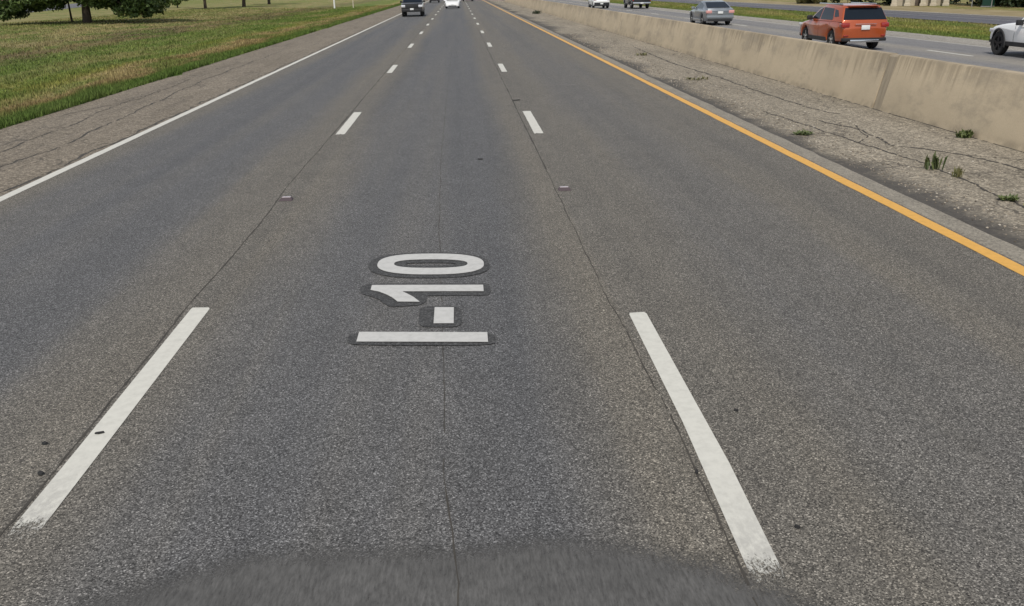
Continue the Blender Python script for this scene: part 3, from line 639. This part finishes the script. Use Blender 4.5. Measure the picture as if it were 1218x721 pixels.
# silver grey sedan
L, W = 4.75, 1.83; h = L/2
sedan = dict(L=L, W=W, wr=.33, wd=.22, z0=.22, axles=(h-.95, -h+1.05), belt=.93, paint=M['p_silver'], rim=M['alloy'], mirror=(h-1.75, .98),
    low=[(h-.02, .45), (h, .58), (h-.08, .68), (h-.5, .80), (h-1.2, .90), (h-1.5, .93), (-h+1.0, .96), (-h+.30, 1.02), (-h+.08, 1.0), (-h, .80), (-h+.02, .55), (-h+.05, .36)],
    cab=[(h-1.30, .86), (h-1.40, .91), (h-2.25, 1.34), (h-2.6, 1.42), (-.35, 1.44), (-h+1.55, 1.39), (-h+.95, 1.20), (-h+.42, 1.0), (-h+.45, .9)], tumble=.24,
    ws=((h-1.46, .955), (h-2.22, 1.32), .9), rw=((-h+.52, 1.05), (-h+1.42, 1.355), .9),
    side=[[(h-1.75, .965), (h-2.35, 1.29), (h-2.6, 1.35), (-.1, 1.365), (-.1, .975)], [(-.18, .975), (-.18, 1.365), (-h+1.6, 1.32), (-h+1.05, 1.16), (-h+1.15, .99)]],
    doors=[h-1.5, -.14, -h+1.25], handles=[.2, -.85], tailmat='pink_lens', tail_lamps=[(.52, W/2*.955, -h-.012, -h+.28, .72, .90)], head_lamps=[(.45, W/2*.92, h-.45, h-.08, .60, .71)],
    extras=[('rear_bumper', [(-W/2*.92, W/2*.92, -h-.04, -h+.14, .40, .60, .04)], M['p_silver']), ('bumper_insert', [(-W/2*.80, W/2*.80, -h-.02, -h+.1, .24, .385)], M['plastic']), ('licence_plate', [(-.16, .16, -h-.03, -h+.0, .70, .84, .004)], M['plate']),
            ('grille', [(-.40, .40, h-.06, h+.012, .42, .60)], M['plastic']), ('boot_trim', [(-.52, .52, -h-.02, -h+.02, .86, .885, .004)], M['chrome'])])
vehicle('grey_sedan', (16.25, 55.3+h, 0), R(-1), 'silver grey sedan seen from behind, farther along than the orange SUV', 'car', 'vehicles driving away on the opposite carriageway', sedan)
# white SUV at the right edge of the frame (front end in view)
s = suv_spec(M['p_white'], L=4.75, W=1.96, H=1.76, wr=.385, z0=.36, rim=M['darkalloy'], gap=.06, flare=True, nose=.13); h = s['L']/2; s['axles'] = (h-.72, -h+1.02); b_ = s['belt']
s['cab'] = [(y_-.32 if i_ < 4 else y_, z_) for i_, (y_, z_) in enumerate(s['cab'])]; s['ws'] = tuple((p_[0]-.32, p_[1]) for p_ in s['ws'][:2])+(.9,)
s['side'][0] = [(y_-.32 if i_ < 3 else y_, z_) for i_, (y_, z_) in enumerate(s['side'][0])]; s['doors'][0] -= .3; s['mirror'] = (h-2.0, b_-.02)
s['low'] = [(y_, z_) if i_ < 5 else ((h-1.67, b_-.01) if i_ == 5 else (y_, z_)) for i_, (y_, z_) in enumerate(s['low'])]
vehicle('white_suv', (19.33, 30.4-h, 0), R(-1), 'white SUV with black wheel arches cut off by the right frame edge', 'SUV', 'vehicles driving away on the opposite carriageway', s)
s = suv_spec(M['p_white'], L=4.7, W=1.90, H=1.75, z0=.30); h = s['L']/2
s['extras'][0] = ('rear_bumper', [(-W/2*.92, W/2*.92, -h-.03, -h+.2, .28, .66)], M['plastic']); s['extras'][1] = ('licence_plate', [(-.16, .16, -h-.045, -h-.02, .46, .60, .004)], M['plate'])
vehicle('white_suv', (16.05, 101+h, 0), 0, 'small distant white SUV with black bumper beyond the barrier', 'SUV', 'vehicles driving away on the opposite carriageway', s)

def pickup_spec(paint, L=5.7, W=2.02, bumper=None, rim=None):
    h = L/2; b = 1.22
    s = dict(L=L, W=W, wr=.41, wd=.26, z0=.42, axles=(h-.95, -h+1.2), belt=b, paint=paint, rim=rim or M['alloy'], gap=.07, nose=.05, tail=.03, clad=M['plastic'], mirpaint=M['plastic'], mirror=(h-1.95, b+.10),
        low=[(h-.03, .60), (h, .90), (h-.05, 1.08), (h-.22, 1.16), (h-1.3, 1.20), (h-1.55, b), (-.55, b), (-.56, .85), (-h+.08, .85), (-h+.06, .6), (-h+.08, .5)],
        cab=[(h-1.50, b-.08), (h-1.55, b), (h-2.2, 1.75), (h-2.6, 1.86), (0, 1.90), (-.35, 1.87), (-.55, 1.78), (-.60, b-.08)], tumble=.15,
        ws=((h-1.60, b+.05), (h-2.18, 1.72), .9), rw=((-.605, b+.10), (-.56, 1.70), .8),
        side=[[(h-1.85, b+.04), (h-2.3, 1.70), (h-2.6, 1.78), (.45, 1.79), (.45, b+.04)], [(.37, b+.04), (.37, 1.79), (-.3, 1.75), (-.42, b+.04)]],
        doors=[h-1.6, .41, -.52], handles=[.6, -.3], tail_lamps=[(W/2*.86, W/2*.975, -h-.012, -h+.10, .80, 1.14)], head_lamps=[(.62, W/2*.97, h-.22, h+.015, .84, 1.06)])
    s['extras'] = [('bed_side', [(-W/2*.955, -W/2*.955+.09, -h+.09, -.60, .845, b, .02)], paint), ('bed_side', [(W/2*.955-.09, W/2*.955, -h+.09, -.60, .845, b, .02)], paint),
        ('tailgate', [(-W/2*.84, W/2*.84, -h+.02, -h+.09, .62, b, .015)], paint),
        ('rear_bumper', [(-W/2*.95, W/2*.95, -h-.12, -h+.04, .50, .68, .03)], bumper or M['chrome']),
        ('licence_plate', [(-.16, .16, -h-.135, -h-.118, .52, .66, .004)], M['plate'])]
    return s
s = pickup_spec(M['p_black']); h = s['L']/2
vehicle('black_pickup', (19.75, 97+h, 0), 0, 'black pickup truck with bright rear bumper beyond the barrier', 'pickup truck', 'vehicles driving away on the opposite carriageway', s)

# oncoming-side traffic following the camera
s = pickup_spec(M['p_black'], L=5.6, W=2.05, rim=M['alloy']); h = s['L']/2
s['extras'] += [('hood_lip', [(-.98, .98, h-.75, h-.16, 1.175, 1.215, .02)], M['chrome']), ('grille', [(-.60, .60, h-.06, h+.02, .74, 1.10)], M['plastic']), ('front_bumper', [(-W/2*1.05, W/2*1.05, h-.12, h+.10, .44, .72, .04)], M['plastic']),
    ('licence_plate', [(-.17, .17, h+.10, h+.125, .60, .76, .004)], M['plate']), ('side_step', [(-1.02, -.90, -.6, h-1.6, .34, .42)], M['plastic']), ('side_step', [(.90, 1.02, -.6, h-1.6, .34, .42)], M['plastic'])]
vehicle('black_pickup', (-4.36, 85.9+h, 0), math.pi, 'black pickup truck with bright bonnet edge facing the camera in the left lane', 'pickup truck', 'vehicles following in the near lanes', s)
s2 = dict(sedan); s2['paint'] = M['p_white']; s2['extras'] = [('front_bumper', [(-.82, .82, 2.375-.16, 2.375+.05, .26, .5, .05)], M['p_white']), ('grille', [(-.52, .52, 2.36, 2.375+.06, .24, .36)], M['plastic']), ('licence_plate', [(-.16, .16, 2.42, 2.44, .40, .52, .004)], M['plate'])]
s2['W'] = 1.86
vehicle('white_sedan', (-0.74, 117.2+2.4, 0), math.pi, 'white sedan facing the camera in the middle lane', 'car', 'vehicles following in the near lanes', s2)
s = suv_spec(M['p_dark']); vehicle('dark_suv', (-4.3, 166+2.34, 0), math.pi, 'distant dark SUV behind the white sedan in the left lane', 'SUV', 'vehicles following in the near lanes', s)
s = pickup_spec(M['p_black']); vehicle('black_pickup', (1.9, 174+2.85, 0), math.pi, 'most distant dark truck, just right of the white sedan at the top edge', 'pickup truck', 'vehicles following in the near lanes', s)

# ------------------------------------------------------------ trees and plants
def leaves(centres, per, size, seed, flat=0.8):
    q = np.random.default_rng(seed); C = np.array([c[:3] for c in centres]); rad = np.array([c[3] for c in centres])
    idx = np.repeat(np.arange(len(C)), (per*(rad/rad.mean())**2).astype(int)); n = len(idx)
    d = q.normal(size=(n, 3)); d /= np.linalg.norm(d, axis=1)[:, None]; rr = rad[idx]*(0.35+0.75*q.random(n)**0.6)
    P = C[idx]+d*rr[:, None]*np.array([1, 1, flat])
    a = q.normal(size=(n, 3)); a /= np.linalg.norm(a, axis=1)[:, None]; b = np.cross(a, q.normal(size=(n, 3))); b /= np.linalg.norm(b, axis=1)[:, None]
    sz = size*(0.6+0.8*q.random(n))[:, None]
    V = np.empty((n, 4, 3)); V[:, 0] = P-a*sz; V[:, 1] = P+b*sz*.55; V[:, 2] = P+a*sz; V[:, 3] = P-b*sz*.55
    V[:, :, 2] = np.maximum(V[:, :, 2], 0.05)
    return V.reshape(-1, 3), np.arange(n*4).reshape(-1, 4)
def tree(name, loc, label, cat, group, H, tr, clumps, per, size, seed, mat, limbs=9, lean=0.0, fork=0.3):
    root = empty(name, loc, label, cat, group=group); q = random.Random(seed)
    bm = bmesh.new(); zf = H*fork
    tube(bm, [(0, 0, -.25), (0.02, 0, .15), (lean*.3, 0.03, zf*.5), (lean*.7, 0, zf), (lean, .1, H*.6), (lean*1.1, 0, H*.85)], [tr*1.5, tr*1.1, tr*.92, tr*.8, tr*.4, tr*.1], 14)
    trunk = link('trunk', bm, M['bark'], root, 60)
    pick = q.sample(clumps, min(limbs, len(clumps)))
    for c in pick:
        bm = bmesh.new(); st = Vector((lean*.7, 0, zf*q.uniform(.75, 1.15))); en = Vector(c[:3]); mid = st.lerp(en, .5)+Vector((0, 0, H*.06))
        tube(bm, [st, st.lerp(mid, .5)+Vector((0, 0, .1)), mid, mid.lerp(en, .6), en], [tr*.5, tr*.38, tr*.26, tr*.16, tr*.05], 8)
        link('limb', bm, M['bark'], trunk, 60)
    V, F = leaves(clumps, per, size, seed); from_np('crown', V, F, mat, root)
    return root
def crown(rx, ry, z0, z1, n, cr, seed, hole=None, droop=None):
    q = random.Random(seed); out = []
    while len(out) < n:
        x, y, z = q.uniform(-1, 1), q.uniform(-1, 1), q.uniform(0, 1)
        rr = math.hypot(x, y); lim = math.sqrt(max(0, 1-max(0, z-.25)**2/.5625)) if z > .25 else .78+.22*z/.25
        if rr > lim or rr < lim*.35 and z < .8: continue
        X, Y_, Z = x*rx, y*ry, z0+(z1-z0)*z
        if hole and hole(X, Y_, Z): continue
        out.append((X, Y_, Z, cr*q.uniform(.7, 1.25)))
    return out
# the big spreading oak: crown sweeps low on both sides, open around the trunk
cl = crown(7.9, 6.0, 2.3, 10.5, 105, 1.35, 5)
q = random.Random(9)
def skirt(x):                                           # lowest leaf height along the crown, left to right
    for (a, za), (b, zb) in zip([(-9.2, 1.5), (-8.6, .45), (-6.4, .40), (-5.9, 1.0), (-2.6, 1.05), (-1.4, 1.7), (.6, 2.0), (1.0, 1.3), (2.8, 1.2), (3.6, .55), (6.6, .40), (7.0, .9), (7.4, 1.4)], [(-8.6, .45), (-6.4, .40), (-5.9, 1.0), (-2.6, 1.05), (-1.4, 1.7), (.6, 2.0), (1.0, 1.3), (2.8, 1.2), (3.6, .55), (6.6, .40), (7.0, .9), (7.4, 1.4), (9, 1.8)]):
        if a <= x <= b: return za+(zb-za)*(x-a)/(b-a)
    return 2
for i in range(120):
    x = q.uniform(-8.1, 6.8); r_ = q.uniform(.45, .85); y = q.uniform(-4.5, 3.5)*math.sqrt(max(.1, 1-(x/9)**2)); lo_ = skirt(x)
    if abs(x) < 1.3 and y < 0: y = -y
    cl.append((x, y, lo_+r_*.85+abs(q.gauss(0, .55)), r_))
tree('oak_tree', (-35.6, 89.0, -.04), 'large spreading dark green oak tree with drooping crown on the left grass', 'tree', 'trees on the left grass', 10.5, .40, cl, 270, .16, 21, M['oak_leaf'], 14, .25, .26)
tree('young_tree', (-38.5, 92.5, -.04), 'thin stem tree standing close behind the left half of the oak', 'tree', 'trees on the left grass', 6.0, .10, crown(1.8, 1.8, 2.6, 6.0, 22, .7, 31), 160, .15, 32, M['oak_leaf'], 5)
for i, (x, y, H, tr, rx, z0, lab, mt) in enumerate(((-42.2, 154.6, 8.5, .24, 4.6, 2.7, 'thin trunked tree nearest to the oak, with low leaves to its right', 'light_leaf'), (-38.0, 164.0, 9.0, .30, 4.8, 3.4, 'leaning trunked tree, middle of the three distant trees right of the oak', 'oak_leaf'), (-38.8, 189.7, 9.5, .28, 5.0, 3.4, 'short trunked tree, rightmost of the trees on the left grass', 'oak_leaf'))):
    tree('field_tree', (x, y, -.03), lab, 'tree', 'trees on the left grass', H, tr, crown(rx, rx, z0, H, 50, 1.1, 40+i), 170, .22, 50+i, M[mt], 7, .35 if i == 1 else .1)
cl = [(random.uniform(-2.2, 2.2), random.uniform(-1.5, 1.5), random.uniform(.9, 3.4), random.uniform(.5, .9)) for _ in range(24)]
tree('leafy_bush', (-50.8, 168.0, -.03), 'bright green bush between the oak and the distant trees', 'bush', 'trees on the left grass', 3.2, .12, cl, 150, .17, 61, M['light_leaf'], 6, 0, .2)
# dark hedge and trees along the far side of the frontage road
spots = [(41.2, 104.5, 3.0, 1.7, 0, 'low brown green shrub at the left end of the far tree row'), (44.5, 100.5, 7.0, 2.8, 1, 'dark tree behind the orange SUV, left of the far tree row'), (46.6, 95.5, 7.5, 3.0, 1, 'dark dense tree straight above the orange SUV roof'), (49.0, 91.5, 8.0, 3.0, 1, 'dark dense tree just left of the cream building'),
         (51.2, 83.5, 8.0, 3.0, 1, 'dark tree just right of the cream building'), (50.6, 79.8, 7.5, 2.6, 1, 'dark tree behind the green cabinet'), (51.4, 75.5, 8.0, 3.2, 1, 'dark dense tree right of the white sign post'), (52.0, 70.0, 8.5, 3.4, 1, 'dark dense tree at the top right corner'), (53.0, 64, 8.5, 3.4, 1, 'dark tree beyond the right frame edge')]
for i, (x, y, H, rad, big, lab) in enumerate(spots):
    cl = [(rad*a, rad*b, max(.5, H*c), rad*.33*random.uniform(.8, 1.2)) for a, b, c in [(random.uniform(-.9, .9), random.uniform(-.9, .9), random.uniform(.04, .95)) for _ in range(46 if big else 20)] if (a*a+b*b) < 1.0]
    tree('hedge_tree' if big else 'low_shrub', (x, y, 0), lab, 'tree' if big else 'shrub', 'dark trees beyond the frontage road', H, .16 if big else .06, cl, 190, .19, 80+i, M['hedge_leaf'] if big else M['dry_leaf'], 6, 0, .25)
# weeds in the shoulder cracks
def weed(loc, label, n, hgt, spread, mat, seed, erect=.6):
    q = np.random.default_rng(seed); V = []; F = []
    for i in range(n):
        a = q.uniform(0, 2*math.pi); r0 = spread*.45*q.random()**.7; bx, by = r0*math.cos(a), r0*math.sin(a)*.8; ln = hgt*q.uniform(.5, 1.1); t = q.uniform(0, 2*math.pi); out = spread*.5*q.uniform(.2, 1)*(1-erect*.6)
        w_ = q.uniform(.012, .024)*(1 if erect < .8 else .6); dx, dy = -math.sin(t)*w_, math.cos(t)*w_; ex, ey = bx+math.cos(t)*out, by+math.sin(t)*out; k0 = len(V)
        V += [(bx-dx*.4, by-dy*.4, 0), (bx+dx*.4, by+dy*.4, 0), ((bx+ex)/2+dx, (by+ey)/2+dy, ln*.65), ((bx+ex)/2-dx, (by+ey)/2-dy, ln*.65), (ex, ey, ln*(erect if i % 3 else 1))]
        F += [(k0, k0+1, k0+2, k0+3), (k0+3, k0+2, k0+4, k0+4)]
    V = np.array(V); me = bpy.data.meshes.new('weed'); me.from_pydata(V.tolist(), [], [f if f[2] != f[3] else f[:3] for f in F]); me.materials.append(mat)
    o = bpy.data.objects.new('weed_tuft', me); COL.objects.link(o); o.location = loc
    return tag(o, label, 'weed', 'weeds growing in the right shoulder')
weed((8.50, 14.2, -.03), 'bushy green weed clump at the foot of the barrier', 130, .14, .27, M['weed_leaf'], 1, .5)
weed((6.66, 11.75, -.03), 'tall upright green weed in the shoulder crack', 30, .26, .30, M['weed_leaf'], 2, .78)
weed((6.70, 11.2, -.03), 'small upright yellow green weed right of the tall weed', 40, .15, .16, M['dry_leaf'], 3, .85)
weed((6.59, 9.85, -.03), 'low spreading weed at the right frame edge', 60, .07, .22, M['weed_leaf'], 4, .4)
weed((6.62, 9.4, -.03), 'sparse low weed nearest to the camera in the shoulder crack', 30, .06, .22, M['dry_leaf'], 5, .4)
weed((6.00, 14.95, -.03), 'flat green weed mat beside the tar stain', 120, .06, .34, M['weed_leaf'], 6, .4)
weed((6.6, 24.4, -.03), 'dusty green weed at mid shoulder below the grey sedan', 36, .10, .7, M['dry_leaf'], 9, .6)
weed((6.9, 33.5, -.03), 'yellow green weed farther up the shoulder below the far white SUV', 40, .12, .6, M['dry_leaf'], 10, .6)
weed((7.6, 88.0, -.03), 'dark weed clump, farthest up the right shoulder', 140, .4, 1.0, M['hedge_leaf'], 11, .6)

# grass blades: lush edge, verge and the strip beyond the opposite carriageway
def blades(name, n, xr, yr, hh, ww, seed, label, dens):
    q = np.random.default_rng(seed); x = xr[0]+(xr[1]-xr[0])*q.random(n)**dens; y = yr[0]*(yr[1]/yr[0])**q.random(n)
    px = np.array([p[0] for p in prof]); pz = np.array([p[1] for p in prof]); z = np.interp(x, px, pz)
    far = (y/20.0)**.7; hgt = hh*(0.5+q.random(n))*(0.6+0.6*np.sin(x*1.7+np.sin(y*.25)*2)**2); a = q.random(n)*6.283; wv = ww*far*(0.6+.8*q.random(n))
    la = q.random(n)*6.283; ln = hgt*.5*q.random(n)
    V = np.empty((n, 3, 3)); V[:, 0] = np.stack([x-np.cos(a)*wv, y-np.sin(a)*wv, z-.01], 1); V[:, 1] = np.stack([x+np.cos(a)*wv, y+np.sin(a)*wv, z-.01], 1); V[:, 2] = np.stack([x+np.cos(la)*ln, y+np.sin(la)*ln, z+hgt], 1)
    o = from_np(name, V.reshape(-1, 3), np.arange(n*3).reshape(-1, 3), M['blade']); return tag(o, label, 'grass', kind='stuff')
blades('edge_grass', 90000, (-9.32, -10.6), (10, 170), .13, .016, 3, 'lush green grass hanging over the left shoulder edge', 1.3)
blades('verge_grass', 210000, (-10.0, -45), (13, 150), .085, .018, 4, 'patchy green and dry grass on the left verge', 1.6)
blades('strip_grass', 70000, (22.3, 30.4), (26, 170), .075, .02, 5, 'green grass strip between the opposite carriageway and the frontage road', 1.0)

# loose gravel on the right shoulder
n = 5200; q = np.random.default_rng(8)
ico = bmesh.new(); bmesh.ops.create_icosphere(ico, subdivisions=1, radius=1); iv = np.array([v.co[:] for v in ico.verts]); fi = np.array([[v.index for v in f.verts] for f in ico.faces]); ico.free()
y = 5+45*q.random(n)**1.5; x = 5.6+np.where(q.random(n) < .75, q.gamma(2.0, .33, n), 2.9*q.random(n)); x = np.minimum(x, 8.55); sz = (.005+.010*q.random(n)**2.5)*(1+.02*y)
V = iv[None]*(sz[:, None, None]*np.array([1, 1, .65]))*(0.75+.5*q.random((n, len(iv), 1)))+np.stack([x, y, np.full(n, -.033)], 1)[:, None]
F = (fi[None]+np.arange(n)[:, None, None]*len(iv)).reshape(-1, 3)
tag(from_np('gravel', V.reshape(-1, 3), F, M['stone']), 'loose gravel scattered over the right shoulder', 'gravel', kind='stuff')

# dark scraps lying on the road
def scrap(x, y, a, b, rot, label, seed):
    q = random.Random(seed); bm = bmesh.new(); n = 7; lo = []; hi = []
    for i in range(n):
        t = 2*math.pi*i/n; rr = q.uniform(.7, 1.2); px, py = a*rr*math.cos(t), b*rr*math.sin(t); c, s_ = math.cos(rot), math.sin(rot)
        lo.append(bm.verts.new((px*c-py*s_, px*s_+py*c, .0065))); hi.append(bm.verts.new(((px*c-py*s_)*.8, (px*s_+py*c)*.8, .013+.006*q.random())))
    for i in range(n): bm.faces.new((lo[i], lo[(i+1) % n], hi[(i+1) % n], hi[i]))
    bm.faces.new(hi); bm.faces.new(lo[::-1])
    o = link('rubber_scrap', bm, M['rubber']); o.location = (x, y, 0)
    for v in o.data.vertices: pass
    return tag(o, label, 'debris', 'dark scraps lying on the road')
scrap(-2.275, 4.78, .034, .009, .35, 'small black sliver lying on the near left lane dash', 1)
scrap(-2.56, 4.68, .018, .016, 0, 'small dark crumb left of the near left dash', 2)
scrap(-2.43, 4.33, .020, .022, 1, 'dark lump beside the joint at the lower part of the near left dash', 3)
scrap(1.64, 4.71, .016, .009, 0, 'tiny dark crumb just right of the near right dash', 4)
scrap(1.205, 4.02, .011, .014, 0, 'tiny dark crumb on the joint left of the near right dash', 5)
scrap(1.56, 3.48, .016, .011, -.5, 'dark crumb right of the lower end of the near right dash', 6)
scrap(0.25, 13.3, .06, .035, 0, 'faint dark scrap in the middle lane beyond the lettering', 7)
scrap(1.30, 20.55, .11, .07, .3, 'dark scrap between the second and third dash of the right lane line', 8)

# ------------------------------------------------------------ posts, building, cabinet, sign
def post(loc, r_, hgt, label, mat):
    root = empty('marker_post', loc, label, 'post', group='posts on the left verge'); bm = bmesh.new(); cyl(bm, (0, 0, -.2), (0, 0, hgt), r_, r_*.95, 12); link('shaft', bm, mat, root, 40)
    bm = bmesh.new(); cyl(bm, (0, 0, hgt), (0, 0, hgt+.06), r_*1.15, r_*.7, 12); link('cap', bm, mat, root, 40)
post((-18.75, 139.4, -.1), .13, 3.2, 'tall white post standing on the left verge', M['white_metal'])
post((-15.7, 137.5, -.1), .09, 1.0, 'short pale post to the right of the tall white post', M['cream'])
root = empty('cream_building', (45.0, 86.3, 0), 'cream building with porch columns and dark openings among the far trees', 'building', R(-28))
bm = bmesh.new(); box(bm, -2.6, 2.6, 1.0, 5.0, 0, 3.2); link('wall', bm, M['cream'], root)
bm = bmesh.new(); a = [bm.verts.new(p) for p in ((-3, -.6, 3.2), (3, -.6, 3.2), (3, 5.4, 3.2), (-3, 5.4, 3.2))]; b = [bm.verts.new(p) for p in ((-3, 2.4, 4.8), (3, 2.4, 4.8))]
bm.faces.new((a[0], a[1], b[1], b[0])); bm.faces.new((a[2], a[3], b[0], b[1])); bm.faces.new((a[1], a[2], b[1])); bm.faces.new((a[3], a[0], b[0])); bm.faces.new(a[::-1]); link('roof', bm, M['roofing'], root)
for x in (-2.3, -1.1, .3, 1.2, 2.3):
    bm = bmesh.new(); box(bm, x-.24, x+.24, -.35, .1, 0, 3.2, .03); box(bm, x-.30, x+.30, -.41, .16, 0, .25, .02); link('column', bm, M['cream'], root)
for x in (-1.5, 1.6):
    bm = bmesh.new(); box(bm, x-.55, x+.55, .965, 1.0, 1.0, 2.3, .005); wn = link('window', bm, M['glass'], root); bm = bmesh.new(); box(bm, x-.65, x+.65, .93, .999, .88, .985, .005); link('sill', bm, M['white_metal'], wn)
bm = bmesh.new(); box(bm, -.45, .45, .95, 1.0, 0.02, 2.1, .005); link('door', bm, M['roofing'], root)
root = empty('utility_cabinet', (47.7, 79.3, 0), 'green metal cabinet beside the white sign post in front of dark trees', 'cabinet', R(-58)); bm = bmesh.new(); box(bm, -.4, .4, -.3, .3, .1, 1.5, .02); link('housing', bm, M['green_metal'], root)
bm = bmesh.new(); box(bm, -.46, .46, -.36, .36, 0, .1, .01); link('plinth', bm, M['galv'], root); bm = bmesh.new(); box(bm, -.36, .36, -.325, -.302, .15, 1.42, .005); d_ = link('door', bm, M['green_metal'], root); bm = bmesh.new(); box(bm, .22, .26, -.35, -.325, .7, .9, .004); link('handle', bm, M['galv'], d_)
for (x, y, wv, zb, lab) in ((47.0, 77.6, .50, .75, 'small white sign on a grey post right of the green cabinet'), (46.9, 80.5, .70, .62, 'low white board sign left of the green cabinet')):
    root = empty('roadside_sign', (x, y, 0), lab, 'sign', R(-58), 'white signs beyond the frontage road'); bm = bmesh.new(); cyl(bm, (0, 0, -.2), (0, 0, 1.4), .05, .05, 10); link('post', bm, M['galv'], root, 40)
    bm = bmesh.new(); box(bm, -wv/2, wv/2, -.085, -.052, zb, zb+.75, .01); link('board', bm, M['white_metal'], root)
root = empty('house', (-121, 240, 0), 'brown house at the top left corner beyond the side lane', 'house', R(25)); bm = bmesh.new(); box(bm, -6, 6, -4, 4, 0, 3.2); link('wall', bm, simple('brown brick', (0.24, 0.16, 0.115), .9, var=.2), root)
bm = bmesh.new(); a = [bm.verts.new(p) for p in ((-6.5, -4.5, 3.2), (6.5, -4.5, 3.2), (6.5, 4.5, 3.2), (-6.5, 4.5, 3.2))]; b = [bm.verts.new(p) for p in ((-6.5, 0, 5.6), (6.5, 0, 5.6))]
bm.faces.new((a[0], a[1], b[1], b[0])); bm.faces.new((a[2], a[3], b[0], b[1])); bm.faces.new((a[1], a[2], b[1])); bm.faces.new((a[3], a[0], b[0])); bm.faces.new(a[::-1]); link('roof', bm, M['roofing'], root)
for x in (-3.5, 3.2):
    bm = bmesh.new(); box(bm, x-.8, x+.8, -4.04, -4.0, .9, 2.3, .005); wn = link('window', bm, M['glass'], root); bm = bmesh.new(); box(bm, x-.9, x+.9, -4.10, -3.99, .78, .895, .005); link('sill', bm, M['white_metal'], wn)
bm = bmesh.new(); box(bm, -.5, .5, -4.05, -4.0, .02, 2.1, .005); link('door', bm, M['white_metal'], root)
